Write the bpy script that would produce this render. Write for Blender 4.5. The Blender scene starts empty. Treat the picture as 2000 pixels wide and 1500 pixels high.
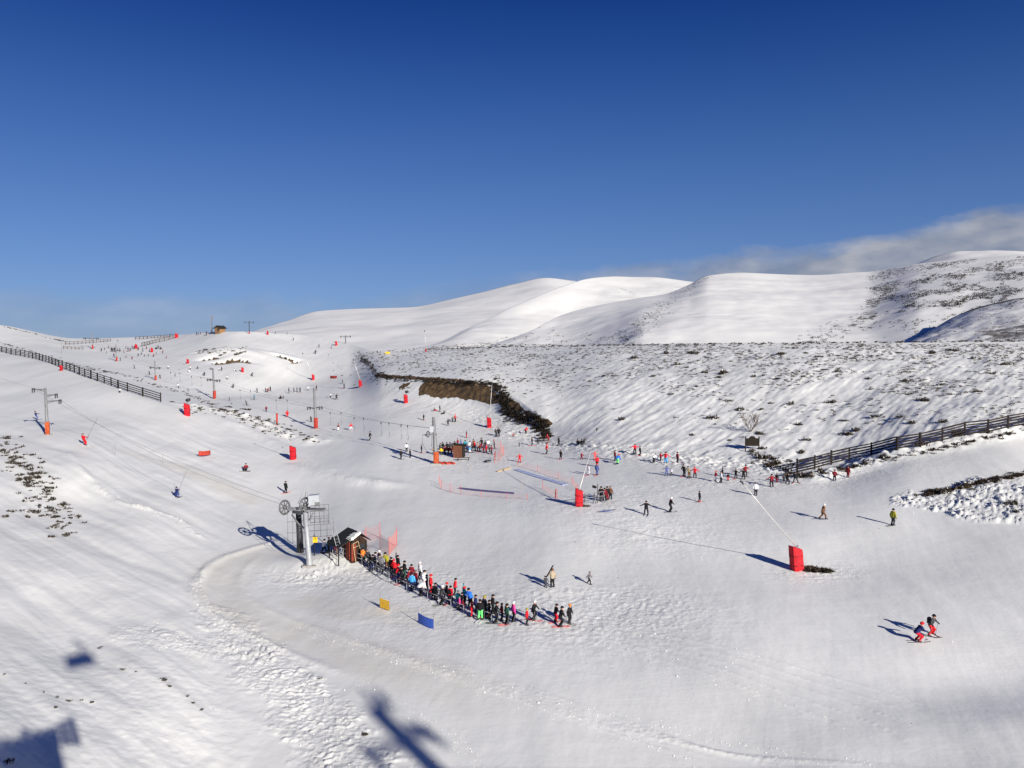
import bpy, bmesh, math, random
import numpy as np
from mathutils import Vector, Matrix
from mathutils.bvhtree import BVHTree

scene = bpy.context.scene
R = math.radians

# ---------------------------------------------------------------- camera
F = 1600.0                      # focal length in pixels of the 2000 px wide photograph
PITCH = math.atan(80.0 / F)     # true horizon lies 80 px above the picture centre
CAMZ = 30.0
cam_d = bpy.data.cameras.new('camera')
cam_d.sensor_width = 36.0
cam_d.lens = 36.0 * F / 2000.0
cam_d.clip_start = 0.5
cam_d.clip_end = 60000.0
cam = bpy.data.objects.new('camera', cam_d)
scene.collection.objects.link(cam)
cam.location = (0, 0, CAMZ)
cam.rotation_euler = (math.pi / 2 - PITCH, 0, 0)
scene.camera = cam

# ---------------------------------------------------------------- sky, sun, exposure
SUN_EL, SUN_AZ = R(20.5), R(145.0)       # azimuth clockwise from +Y
SUN_STRENGTH, SKY_STRENGTH, EXPOSURE = 4.3, 0.05, 0.63
world = bpy.data.worlds.new('World')
scene.world = world
world.use_nodes = True
wn, wl = world.node_tree.nodes, world.node_tree.links
wn.clear()
w_out = wn.new('ShaderNodeOutputWorld')
w_bg = wn.new('ShaderNodeBackground')
w_bg.inputs['Strength'].default_value = SKY_STRENGTH
sky = wn.new('ShaderNodeTexSky')
sky.sky_type = 'NISHITA'
sky.sun_disc = False
sky.sun_elevation = SUN_EL
sky.sun_rotation = SUN_AZ
sky.altitude = 1900.0
sky.air_density = 0.9
sky.dust_density = 0.25
sky.ozone_density = 5.0


def wmath(op, a, b=None, c=None, clamp=False):
    n = wn.new('ShaderNodeMath')
    n.operation = op
    n.use_clamp = clamp
    for i, v in enumerate((a, b, c)):
        if v is None:
            continue
        if isinstance(v, (int, float)):
            n.inputs[i].default_value = v
        else:
            wl.new(v, n.inputs[i])
    return n.outputs[0]


# a bank of low cloud lying along the horizon, thicker to the right where the ridge is higher
tc = wn.new('ShaderNodeTexCoord')
sep = wn.new('ShaderNodeSeparateXYZ')
wl.new(tc.outputs['Generated'], sep.inputs[0])
hyp = wmath('SQRT', wmath('ADD', wmath('MULTIPLY', sep.outputs[0], sep.outputs[0]), wmath('MULTIPLY', sep.outputs[1], sep.outputs[1])))
elev = wmath('DIVIDE', sep.outputs[2], hyp)                      # tan(elevation)
azim = wmath('ARCTAN2', sep.outputs[0], sep.outputs[1])          # 0 = straight ahead, + right
comb = wn.new('ShaderNodeCombineXYZ')
wl.new(wmath('MULTIPLY', azim, 6.5), comb.inputs[0])
wl.new(wmath('MULTIPLY', elev, 15.0), comb.inputs[1])
comb.inputs[2].default_value = 3.7
cn = wn.new('ShaderNodeTexNoise')
cn.inputs['Scale'].default_value = 1.25
cn.inputs['Detail'].default_value = 5.0
cn.inputs['Roughness'].default_value = 0.56
wl.new(comb.outputs[0], cn.inputs['Vector'])
# top of the bank as a function of azimuth
top = wn.new('ShaderNodeMapRange')
top.inputs[1].default_value = -0.25
top.inputs[2].default_value = 0.60
top.inputs[3].default_value = 0.054
top.inputs[4].default_value = 0.144
top.interpolation_type = 'LINEAR'
wl.new(azim, top.inputs[0])
wob = wmath('MULTIPLY', wmath('SUBTRACT', cn.outputs['Fac'], 0.5), 0.068)
dens = wmath('DIVIDE', wmath('ADD', wmath('SUBTRACT', top.outputs[0], elev), wob), 0.017, clamp=True)
dens = wmath('SMOOTH_MIN', dens, 1.0, 0.2)
cn2 = wn.new('ShaderNodeTexNoise')
cn2.inputs['Scale'].default_value = 2.6
cn2.inputs['Detail'].default_value = 6.0
wl.new(comb.outputs[0], cn2.inputs['Vector'])
amount = wn.new('ShaderNodeMapRange')
amount.inputs[1].default_value = 0.0
amount.inputs[2].default_value = 0.35
amount.inputs[3].default_value = 0.26
amount.inputs[4].default_value = 0.96
wl.new(azim, amount.inputs[0])
dens = wmath('MULTIPLY', dens, amount.outputs[0], clamp=True)
dens = wmath('MULTIPLY', dens, wmath('MULTIPLY_ADD', cn2.outputs['Fac'], 0.6, 0.65), clamp=True)
ccol = wn.new('ShaderNodeMixRGB')
ccol.inputs[1].default_value = (3.2, 3.6, 4.5, 1)     # grey-lavender body of the cloud
ccol.inputs[2].default_value = (6.2, 6.3, 6.9, 1)    # sunlit tops
wl.new(wmath('MULTIPLY_ADD', cn2.outputs['Fac'], 2.6, -0.9, clamp=True), ccol.inputs[0])
smix = wn.new('ShaderNodeMixRGB')
wl.new(dens, smix.inputs[0])
# deep, clear high-mountain blue: steeper fall-off towards the zenith, levelling out at the horizon
ssp = wn.new('ShaderNodeSeparateColor')
wl.new(sky.outputs[0], ssp.inputs[0])
scb = wn.new('ShaderNodeCombineColor')
e_ = wmath('MINIMUM', wmath('MAXIMUM', elev, 0.0), 0.45)
e2 = wmath('MULTIPLY', e_, e_)
for ch, (c_0, c_1, c_2) in enumerate(((0.28, -0.19, -13.0), (0.54, -0.05, -7.5), (0.93, 0.36, -3.8))):
    poly_ = wmath('MULTIPLY_ADD', e2, c_2, wmath('MULTIPLY_ADD', e_, c_1, c_0))
    v = wmath('POWER', wmath('MINIMUM', ssp.outputs[ch], 20.0), 0.5)
    wl.new(wmath('MULTIPLY', v, wmath('EXPONENT', poly_)), scb.inputs[ch])
wl.new(scb.outputs[0], smix.inputs[1])
wl.new(ccol.outputs[0], smix.inputs[2])
wl.new(smix.outputs[0], w_bg.inputs['Color'])
wl.new(w_bg.outputs[0], w_out.inputs['Surface'])

sun_dir = Vector((math.sin(SUN_AZ) * math.cos(SUN_EL), math.cos(SUN_AZ) * math.cos(SUN_EL), math.sin(SUN_EL)))
sun_d = bpy.data.lights.new('sun', 'SUN')
sun_d.energy = SUN_STRENGTH
sun_d.angle = R(0.53)
sun_d.color = (1.0, 0.93, 0.86)
sun_o = bpy.data.objects.new('sun', sun_d)
scene.collection.objects.link(sun_o)
sun_o.rotation_euler = (-sun_dir).to_track_quat('-Z', 'Y').to_euler()
sun_o.location = (60, -80, 90)

vs = scene.view_settings
vs.view_transform = 'Standard'
vs.look = 'None'
vs.exposure = EXPOSURE
vs.gamma = 1.0
vs.use_curve_mapping = False
scene.cycles.max_bounces = 5
scene.cycles.diffuse_bounces = 3
scene.cycles.transparent_max_bounces = 6

# ---------------------------------------------------------------- helpers
C = scene.collection
rng = random.Random(7)
NR = np.random.RandomState(11)


def tag(o, label=None, cat=None, group=None, kind=None):
    if label: o['label'] = label
    if cat: o['category'] = cat
    if group: o['group'] = group
    if kind: o['kind'] = kind
    return o


def mat_new(name, rgb, rough=0.7, metal=0.0, noise=0.0, scale=6.0, spec=0.3, bump=0.0, alpha=None):
    m = bpy.data.materials.new(name)
    m.use_nodes = True
    nt = m.node_tree
    b = nt.nodes['Principled BSDF']
    b.inputs['Base Color'].default_value = (*rgb, 1)
    b.inputs['Roughness'].default_value = rough
    b.inputs['Metallic'].default_value = metal
    b.inputs['Specular IOR Level'].default_value = spec
    if noise > 0 or bump > 0:
        t = nt.nodes.new('ShaderNodeTexCoord')
        n = nt.nodes.new('ShaderNodeTexNoise')
        n.inputs['Scale'].default_value = scale
        n.inputs['Detail'].default_value = 4
        nt.links.new(t.outputs['Object'], n.inputs['Vector'])
        if noise > 0:
            r = nt.nodes.new('ShaderNodeValToRGB')
            r.color_ramp.elements[0].position = 0.3
            r.color_ramp.elements[1].position = 0.7
            r.color_ramp.elements[0].color = (*[c * (1 - noise) for c in rgb], 1)
            r.color_ramp.elements[1].color = (*[min(1, c * (1 + noise)) for c in rgb], 1)
            nt.links.new(n.outputs['Fac'], r.inputs[0])
            nt.links.new(r.outputs[0], b.inputs['Base Color'])
        if bump > 0:
            bp = nt.nodes.new('ShaderNodeBump')
            bp.inputs['Strength'].default_value = bump
            bp.inputs['Distance'].default_value = 0.05
            nt.links.new(n.outputs['Fac'], bp.inputs['Height'])
            nt.links.new(bp.outputs[0], b.inputs['Normal'])
    if alpha is not None:
        b.inputs['Alpha'].default_value = alpha
    return m


def hash2(ix, iy, seed):
    h = (ix.astype(np.int64) * 374761393 + iy.astype(np.int64) * 668265263 + seed * 974711) & 0x7fffffff
    h = ((h ^ (h >> 13)) * 1274126177) & 0x7fffffff
    return (h ^ (h >> 16)) & 0xffff


def gnoise(x, y, seed=0):
    ix, iy = np.floor(x), np.floor(y)
    fx, fy = x - ix, y - iy
    u = fx * fx * fx * (fx * (fx * 6 - 15) + 10)
    v = fy * fy * fy * (fy * (fy * 6 - 15) + 10)
    out = 0
    res = []
    for dx in (0, 1):
        for dy in (0, 1):
            a = hash2(ix + dx, iy + dy, seed) * (2 * np.pi / 65536)
            res.append(np.cos(a) * (fx - dx) + np.sin(a) * (fy - dy))
    a0 = res[0] * (1 - v) + res[1] * v
    a1 = res[2] * (1 - v) + res[3] * v
    return (a0 * (1 - u) + a1 * u) * 1.5


def fbm(x, y, octaves=4, seed=0, gain=0.5):
    s, a, t = 0, 1.0, 0
    for i in range(octaves):
        s = s + a * gnoise(x * 2 ** i + 17.3 * i, y * 2 ** i - 9.1 * i, seed + i)
        a *= gain
    return s


def smooth(a, b, x):
    t = np.clip((x - a) / (b - a + 1e-12), 0, 1)
    return t * t * (3 - 2 * t)


def ray(px, py):
    dx, dy = (px - 1000.0) / F, -(py - 750.0) / F
    return dx, math.cos(PITCH) + dy * math.sin(PITCH), -math.sin(PITCH) + dy * math.cos(PITCH)


def world_at(px, py, Y):
    """Point of the place seen at (px, py) that lies Y metres in front of the viewpoint."""
    dx, dy, dz = ray(px, py)
    return np.array((dx * Y / dy, Y, CAMZ + dz * Y / dy))


def pchip(x, y, xi):
    """monotone cubic interpolation of y(x) (x increasing) at xi"""
    x = np.asarray(x, float); y = np.asarray(y, float); xi = np.asarray(xi, float)
    h = np.diff(x); d = np.diff(y) / h
    m = np.zeros_like(y)
    for i in range(1, len(x) - 1):
        if d[i - 1] * d[i] > 0:
            w1, w2 = 2 * h[i] + h[i - 1], h[i] + 2 * h[i - 1]
            m[i] = (w1 + w2) / (w1 / d[i - 1] + w2 / d[i])
    m[0], m[-1] = d[0], d[-1]
    k = np.clip(np.searchsorted(x, xi) - 1, 0, len(x) - 2)
    t = (xi - x[k]) / h[k]
    t = np.clip(t, 0, 1)
    h00 = 2 * t**3 - 3 * t**2 + 1; h10 = t**3 - 2 * t**2 + t
    h01 = -2 * t**3 + 3 * t**2; h11 = t**3 - t**2
    return h00 * y[k] + h10 * h[k] * m[k] + h01 * y[k + 1] + h11 * h[k] * m[k + 1]


class Loft:
    """A piece of country given by section lines: each section is a list of (py, Y) sightings from near to far."""
    def __init__(self, table, back=(60, -14)):
        self.cols = sorted(table)
        self.K = len(table[self.cols[0]])
        Ys, Zs = [], []
        for c in self.cols:
            pts = [world_at(c, py, Y) for py, Y in table[c]]
            Ys.append([p[1] for p in pts]); Zs.append([p[2] for p in pts])
        self.Ys, self.Zs = np.array(Ys), np.array(Zs)

    def knots(self, px):
        px = np.atleast_1d(px)
        Y = np.stack([pchip(self.cols, self.Ys[:, k], px) for k in range(self.K)], 1)
        Z = np.stack([pchip(self.cols, self.Zs[:, k], px) for k in range(self.K)], 1)
        return Y, Z

    def column(self, px, s):
        """positions along one section; s = knot parameter 0..K-1"""
        Y, Z = self.knots(px)
        Yk = np.interp(s, np.arange(self.K), Y[0])
        return Yk, pchip(Y[0], Z[0], Yk)

    def surf(self, px, py):
        """first (nearest) surface point seen at pixel"""
        s = np.linspace(0, self.K - 1, 1500)
        Y, Z = self.column(px, s)
        t = (Z - CAMZ) / Y
        c, sn = math.cos(PITCH), math.sin(PITCH)
        # py from tan(elev): dz/dy = (-sn + d*c)/(c + d*sn)
        d = (t * c + sn) / (c - t * sn)
        pys = 750 - d * F
        below = pys <= py
        i = int(np.argmax(below)) if below.any() else len(s) - 1
        if i > 0:
            f = (pys[i - 1] - py) / (pys[i - 1] - pys[i] + 1e-9)
            y = Y[i - 1] + f * (Y[i] - Y[i - 1]); z = Z[i - 1] + f * (Z[i] - Z[i - 1])
        else:
            y, z = Y[0], Z[0]
        dx, dy, dz = ray(px, py)
        return np.array((dx / dy * y, y, z))

    def grid(self, pxs, seg):
        """vertex grid; seg = rows per knot interval"""
        s = np.concatenate([np.linspace(k, k + 1, n, endpoint=False) for k, n in enumerate(seg)] + [[self.K - 1]])
        Yk, Zk = self.knots(pxs)
        n, r = len(pxs), len(s)
        Y = np.zeros((n, r)); Z = np.zeros((n, r)); X = np.zeros((n, r))
        for i in range(n):
            y = np.interp(s, np.arange(self.K), Yk[i])
            Y[i] = y
            Z[i] = pchip(Yk[i], Zk[i], y)
        t = (Z - CAMZ) / Y
        c, sn = math.cos(PITCH), math.sin(PITCH)
        d = (t * c + sn) / (c - t * sn)
        PY = 750 - d * F
        X = ((pxs[:, None] - 1000.0) / F) / (c + d * sn) * Y
        return X, Y, Z, PY, s


def mesh_grid(name, X, Y, Z, attr=None):
    n, r = X.shape
    co = np.stack([X, Y, Z], 2).reshape(-1, 3).astype(np.float32)
    idx = np.arange(n * r).reshape(n, r)
    q = np.stack([idx[:-1, :-1], idx[1:, :-1], idx[1:, 1:], idx[:-1, 1:]], 2).reshape(-1, 4)
    me = bpy.data.meshes.new(name)
    me.vertices.add(len(co)); me.vertices.foreach_set('co', co.ravel())
    me.loops.add(q.size); me.loops.foreach_set('vertex_index', q.ravel().astype(np.int32))
    me.polygons.add(len(q))
    me.polygons.foreach_set('loop_start', np.arange(0, q.size, 4, dtype=np.int32))
    me.polygons.foreach_set('loop_total', np.full(len(q), 4, np.int32))
    me.polygons.foreach_set('use_smooth', np.ones(len(q), bool))
    me.update(calc_edges=True)
    if attr is not None:
        a = me.attributes.new('cover', 'FLOAT_COLOR', 'POINT')
        a.data.foreach_set('color', attr.reshape(-1, 4).astype(np.float32).ravel())
    o = bpy.data.objects.new(name, me)
    C.objects.link(o)
    return o


def pl_dist(X, Y, pts, reach=9.0):
    """distance to a polyline and the parameter along it (0..1)"""
    if X.size > 50000:      # only look near the line
        P = np.asarray(pts)
        m = (X > P[:, 0].min() - reach) & (X < P[:, 0].max() + reach) & (Y > P[:, 1].min() - reach) & (Y < P[:, 1].max() + reach)
        D_, T_ = np.full(X.shape, 1e3), np.zeros(X.shape)
        D_[m], T_[m] = pl_dist(X[m], Y[m], pts, reach) if m.sum() <= 50000 else pl_dist_all(X[m], Y[m], pts)
        return D_, T_
    return pl_dist_all(X, Y, pts)


def pl_dist_all(X, Y, pts):
    best = np.full(X.shape, 1e9); par = np.zeros(X.shape)
    n = len(pts) - 1
    for i in range(n):
        (ax, ay), (bx, by) = pts[i][:2], pts[i + 1][:2]
        vx, vy = bx - ax, by - ay
        L = vx * vx + vy * vy + 1e-9
        t = np.clip(((X - ax) * vx + (Y - ay) * vy) / L, 0, 1)
        d = np.hypot(X - ax - t * vx, Y - ay - t * vy)
        m = d < best
        best = np.where(m, d, best); par = np.where(m, (i + t) / n, par)
    return best, par


def spline(pts, n=40):
    p = np.array(pts, float)
    t = np.concatenate([[0], np.cumsum(np.hypot(*np.diff(p[:, :2], axis=0).T))])
    ti = np.linspace(0, t[-1], n)
    out = []
    for k in range(p.shape[1]):
        v = np.zeros(n)
        for j, tt in enumerate(ti):   # Catmull-Rom
            i = min(max(np.searchsorted(t, tt) - 1, 0), len(t) - 2)
            a, b = p[i, k], p[i + 1, k]
            h = t[i + 1] - t[i]
            ma = (p[i + 1, k] - p[i - 1, k]) / (t[i + 1] - t[i - 1]) if i > 0 else (b - a) / h
            mb = (p[i + 2, k] - p[i, k]) / (t[i + 2] - t[i]) if i + 2 < len(t) else (b - a) / h
            u = (tt - t[i]) / h
            v[j] = (2*u**3-3*u**2+1)*a + (u**3-2*u**2+u)*h*ma + (-2*u**3+3*u**2)*b + (u**3-u**2)*h*mb
        out.append(v)
    return np.stack(out, 1)
# ---------------------------------------------------------------- terrain
VALLEY = {
 -1600: [(1500, 13), (1300, 19), (1120, 28), (1000, 40), (900, 58), (760, 110), (590, 300), (585, 315), (580, 330), (570, 350)],
 -400: [(1500, 30), (1300, 41), (1120, 56), (1000, 72), (890, 98), (770, 150), (645, 290), (636, 310), (626, 330), (612, 350)],
 0:    [(1500, 40), (1300, 54), (1120, 71), (1000, 89), (880, 115), (780, 165), (691, 255), (674, 300), (655, 325), (635, 350)],
 150:  [(1500, 43.5), (1300, 57), (1120, 75), (1000, 94), (900, 111), (805, 150), (725, 205), (710, 245), (685, 310), (661, 370)],
 300:  [(1500, 46), (1300, 58), (1120, 78), (1000, 98), (900, 125), (835, 148), (783, 170), (757, 215), (710, 285), (657, 400)],
 450:  [(1500, 48), (1300, 61), (1120, 83), (1000, 107), (920, 128), (860, 152), (808, 180), (780, 228), (715, 278), (647, 350)],
 600:  [(1500, 48.5), (1300, 62), (1120, 85), (1000, 111), (920, 135), (865, 162), (815, 200), (755, 272), (700, 312), (655, 370)],
 680:  [(1500, 48.5), (1300, 61.7), (1120, 84), (1000, 108), (910, 137), (852, 170), (795, 218), (740, 270), (703, 310), (671, 345)],
 750:  [(1500, 48.5), (1300, 61.5), (1120, 83), (1000, 106), (900, 139), (848, 166), (788, 210), (732, 238), (706, 272), (687, 306)],
 900:  [(1500, 48.5), (1300, 61), (1120, 81.5), (1000, 104), (900, 140), (828, 182), (788, 197), (742, 204), (705, 246), (679, 290)],
 1000: [(1500, 48.2), (1300, 60.6), (1120, 80), (1000, 102), (905, 136), (850, 167), (815, 179), (772, 186), (716, 226), (676, 276)],
 1070: [(1500, 48), (1300, 60.4), (1120, 79.2), (1000, 100.5), (912, 131), (872, 153), (842, 165), (815, 169), (735, 205), (675, 262)],
 1200: [(1500, 48), (1300, 60), (1120, 80), (1000, 99), (930, 120), (885, 136), (855, 146), (795, 164), (730, 190), (674, 235)],
 1400: [(1500, 48), (1300, 59.5), (1120, 79.5), (1020, 94.5), (950, 109), (912, 121), (880, 130), (800, 152), (730, 175), (671, 210)],
 1600: [(1500, 47.5), (1300, 60), (1120, 79), (1020, 91.5), (960, 104), (925, 113), (900, 120), (800, 145), (730, 165), (669, 200)],
 1800: [(1500, 47), (1300, 59.5), (1120, 77), (1020, 89.5), (930, 103), (872, 115), (850, 120), (780, 140), (720, 165), (668, 196)],
 2000: [(1500, 46), (1300, 59), (1120, 75), (1035, 85), (905, 104), (835, 118), (812, 123), (755, 142), (708, 166), (665, 195)],
 2400: [(1500, 45), (1300, 57), (1120, 73), (1040, 81), (925, 104), (860, 118), (840, 123), (785, 142), (728, 166), (675, 195)],
 3600: [(1500, 45), (1300, 57), (1120, 74), (1060, 82), (985, 100), (930, 114), (910, 120), (860, 138), (800, 160), (740, 190)],
}
valley = Loft(VALLEY)
surf = valley.surf


def to_xy(pts, n=24):
    w = np.array([surf(px, py)[:2] for px, py in pts])
    return spline(w, n) if len(w) > 2 else w


pxs = np.concatenate([np.linspace(-1600, -150, 40, endpoint=False), np.linspace(-150, 2150, 760), np.linspace(2150, 3600, 41)[1:]])
seg = [120, 105, 70, 62, 46, 44, 46, 48, 44]
X, Y, Z, PY, S = valley.grid(pxs, seg)
PX = np.repeat(pxs[:, None], X.shape[1], 1)
SS = np.repeat(S[None, :], X.shape[0], 0)
D = np.zeros_like(X)
cover = np.zeros(X.shape + (4,)); cover[..., 3] = 1


def band(lo, hi, soft):
    return lambda v: smooth(lo - soft, lo + soft, v) * (1 - smooth(hi - soft, hi + soft, v))


def blob(px, py, rx, ry, rot=0.0):
    """soft patch of ground round the spot seen at px, py; radii in metres"""
    w = surf(px, py)
    c, s = math.cos(rot), math.sin(rot)
    u = (X - w[0]) * c + (Y - w[1]) * s
    v = -(X - w[0]) * s + (Y - w[1]) * c
    return np.exp(-((u / rx) ** 2 + (v / ry) ** 2))


# gentle swell everywhere
D += 0.20 * fbm(X / 30, Y / 30, 2, 1) + 0.02 * fbm(X / 5, Y / 5, 3, 5)
# smoothly skied snow: many fine runs along the fall line
u_, v_ = X * 0.35 + Y * 0.94, X * 0.94 - Y * 0.35
D += 0.005 * fbm(u_ / 16, v_ / 0.8, 3, 9)
# wind-carved hillside on the left
left = (1 - smooth(330, 520, PX + (PY - 1100) * 0.25)) * smooth(760, 900, PY)
left = np.clip(left + (1 - smooth(260, 560, PX)) * smooth(1180, 1260, PY), 0, 1)
ua, va = X * 0.81 - Y * 0.58, X * 0.58 + Y * 0.81
rip = fbm(ua / 17 + 0.5 * gnoise(X / 14, Y / 14, 3), va / 1.7, 4, 21, 0.5)
D += left * (0.055 * rip + 0.24 * fbm(ua / 22, va / 5.5, 3, 31))
low_l = (1 - smooth(420, 560, PX)) * smooth(1180, 1300, PY)
D += low_l * 0.018 * fbm(X / 0.9, Y / 0.6, 3, 41)
# right-hand bank above the piste: drifts running down the slope
bank = smooth(5.2, 5.9, SS) * (1 - smooth(8.6, 9.0, SS)) * smooth(690, 780, PX)
ub, vb = X * 0.65 + Y * 0.76, X * 0.76 - Y * 0.65
rb = fbm(ub / 8 + 0.3 * gnoise(X / 6, Y / 6, 8), vb / 1.5, 4, 51, 0.55)
D += bank * (0.11 * rb + 0.20 * fbm(X / 7, Y / 7, 3, 61)) * (0.5 + 0.5 * smooth(1050, 1250, PX))
D += bank * 0.07 * np.abs(fbm(X / 1.6, Y / 1.6, 3, 66))
# broken, shovelled snow at the foot of the bank and on the cone under the earth cut
foot = np.exp(-((SS - 5.25 - 0.35 * smooth(1000, 900, PX)) / 0.42) ** 2) * smooth(850, 960, PX) * (1 - smooth(1480, 1600, PX))
lump = np.abs(fbm(X / 1.5, Y / 1.5, 4, 71, 0.6))
D += foot * (0.42 * lump - 0.1)
# churned snow lower left, piled by the groomer
ch_a = to_xy([(425, 1205), (505, 1285), (600, 1385), (680, 1500), (720, 1560)])
d, t = pl_dist(X, Y, ch_a)
chw = 2.3 + 0.9 * gnoise(X / 3, Y / 3, 12) + 0.7 * fbm(X / 0.9, Y / 0.9, 3, 13)
churn = (1 - smooth(chw - 0.7, chw + 0.5, d))
ch_b = to_xy([(270, 1235), (340, 1250), (430, 1270), (500, 1275)])
d2, t2 = pl_dist(X, Y, ch_b)
churn2 = (1 - smooth(1.4, 2.6, d2 + 0.8 * gnoise(X / 2, Y / 2, 14)))
lump2 = np.clip(0.35 + 0.75 * fbm(X / 0.34, Y / 0.34, 3, 81, 0.55), 0, 1.2) * (0.55 + 0.9 * smooth(-.3, .4, fbm(X / 2.3, Y / 2.3, 2, 83)))
D += churn * (0.10 * lump2 + 0.05) + churn2 * (0.07 * lump2)
ch_c = to_xy([(520, 1275), (640, 1370), (700, 1420)])
d3, t3 = pl_dist(X, Y, ch_c)
churn3 = np.exp(-(d3 / 0.8) ** 2) * (1 - smooth(0.9, 1.0, t3))
D += np.clip(churn3 - churn, 0, 1) * (0.10 * lump2 + 0.02)
# mound of rough snow on the right, below the road
mnd = to_xy([(1770, 975), (1850, 980), (1930, 980), (2060, 978), (2300, 985)])
d4, t4 = pl_dist(X, Y, mnd, 12)
d4 = d4 + 1.3 * fbm(X / 2.6, Y / 2.6, 3, 93)
mw = 1.2 + 4.4 * smooth(0, 0.35, t4)
mound = (1 - smooth(mw, mw + 1.6, d4)) * smooth(1700, 1790, PX)
D += mound * (0.45 * smooth(0.05, 0.6, t4) + 0.34 * np.abs(fbm(X / 0.8, Y / 0.8, 4, 91, 0.62)) * (0.5 + smooth(-.4, .5, fbm(X / 3, Y / 3, 2, 92))))
# ploughed bank between road and fence
pb = to_xy([(1520, 925), (1600, 932), (1700, 905), (1800, 880), (1900, 858), (2000, 840), (2200, 812)])
d5, t5 = pl_dist(X, Y, pb)
D += np.exp(-(d5 / 2.2) ** 2) * (0.7 + 0.5 * np.abs(fbm(X / 2.2, Y / 2.2, 3, 95))) * smooth(0, 0.12, t5)
# hollow at the right edge
D -= 0.42 * blob(1985, 1320, 10.0, 4.2, 0.1)
D += 0.2 * blob(1900, 1420, 8.0, 3.4, 0.1)


def berm(pts, h, w, rough=0.0, fade=0.12, n=22):
    global D
    d, t = pl_dist(X, Y, to_xy(pts, n), 3 * w)
    e = np.exp(-(d / w) ** 2) * smooth(0, fade, t) * (1 - smooth(1 - fade, 1, t))
    D = D + e * (h + rough * lump2 * (1 - churn))


# groomed turning loop below the drive station
berm([(585, 1045), (500, 1070), (425, 1095), (385, 1130), (378, 1165), (410, 1200), (470, 1235), (560, 1275), (700, 1330)], 0.13, 0.5, 0.06)
berm([(530, 1080), (490, 1100), (468, 1135), (475, 1160), (520, 1190), (620, 1230), (800, 1290), (960, 1345)], 0.05, 0.45, 0.02)
berm([(400, 1105), (392, 1140), (405, 1175), (450, 1210)], 0.12, 0.3, 0.1)
berm([(180, 940), (240, 985), (300, 1000), (350, 1015), (385, 1045), (420, 1060)], 0.10, 0.45, 0.25)
berm([(130, 880), (160, 920), (190, 945)], 0.16, 0.5, 0.05)
# low snow bank dividing the two pistes (bright line)
berm([(440, 815), (540, 870), (640, 925), (740, 948), (830, 952)], 0.55, 2.0, 0.1)
berm([(560, 905), (660, 940), (720, 950)], 0.25, 1.0, 0.05)
# groomer lanes running to the lower right
for k in range(9):
    o = k * 26
    berm([(560 + o * 1.3, 1225 + o * 0.25), (800 + o * 1.7, 1300 + o * 0.4), (1080 + o * 2.1, 1392 + o * 0.5), (1400 + o * 2.5, 1510 + o * 0.4)], 0.012, 0.16, 0.014, n=16)
for k in range(5):
    o = k * 30
    berm([(1000 + o, 1215 - o * 0.1), (1300 + o, 1290 - o * 0.2), (1650 + o, 1420 - o * 0.5), (1800 + o, 1500 - o * 0.6)], 0.014, 0.2, 0.016, n=16)
# ski tracks carved down the open piste
tq = random.Random(5)
for k in range(30):
    x0, y0 = tq.uniform(1000, 1280), tq.uniform(1130, 1235)
    dx = tq.uniform(-1, 1)
    pts_t = [(x0, y0), (x0 + 30 * dx, y0 + 12 + 8 * dx), (x0 + 62 * dx + tq.uniform(-8, 8), y0 + 26), (x0 + 90 * dx + tq.uniform(-20, 20), y0 + 36)]
    berm(pts_t, tq.choice((-0.014, 0.013, 0.010)), 0.12, 0.0, n=12)
# trampled patches
tr = np.zeros_like(X)
for px, py, rx, ry in ((1000, 1190, 12, 5), (1180, 1200, 8, 7), (760, 1130, 9, 4), (1170, 985, 8, 5), (900, 905, 12, 8), (950, 850, 14, 10), (1270, 1040, 8, 7), (620, 1130, 6, 3), (1590, 1120, 4, 2.2), (1430, 940, 20, 7)):
    tr += blob(px, py, rx, ry)
tr = np.clip(tr, 0, 1)
D += tr * 0.075 * np.abs(fbm(X / 0.8, Y / 0.8, 3, 101, 0.6))
# pad of banked snow under the drive station
D += 1.0 * blob(640, 1098, 5.0, 3.2) * 1.0
D += blob(640, 1120, 5.5, 3.0) * 0.22 * lump2
# scrub-covered rib between left slope and valley
d6, t6 = pl_dist(X, Y, to_xy([(330, 790), (420, 803), (480, 815), (560, 850), (640, 868)]))
rib = np.exp(-(d6 / 4) ** 2) * smooth(0, .1, t6) * (1 - smooth(.85, 1, t6))
D += rib * (0.5 + 0.7 * np.abs(fbm(X / 3, Y / 3, 3, 111)))
# small earth scars and hollows high on the nursery slope
scar_spots = [(408, 700, 3.2, 1.6, .5), (436, 706, 3.0, 2.2, .9), (466, 702, 4.2, 1.8, -.2), (386, 690, 2.0, 1.0, .2), (553, 700, 3.5, 0.7, -.1), (575, 706, 1.8, 1.0, 1.2)]
scar_m = np.zeros_like(X)
for px, py, rx, ry, ro in scar_spots:
    b = blob(px, py, rx * 1.25, ry * 1.35, ro)
    scar_m = np.maximum(scar_m, b)
    D -= 1.7 * b
D += 1.6 * blob(450, 688, 14, 4.5, -.1) + 0.9 * blob(540, 695, 9, 3.5, -.1)

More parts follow.
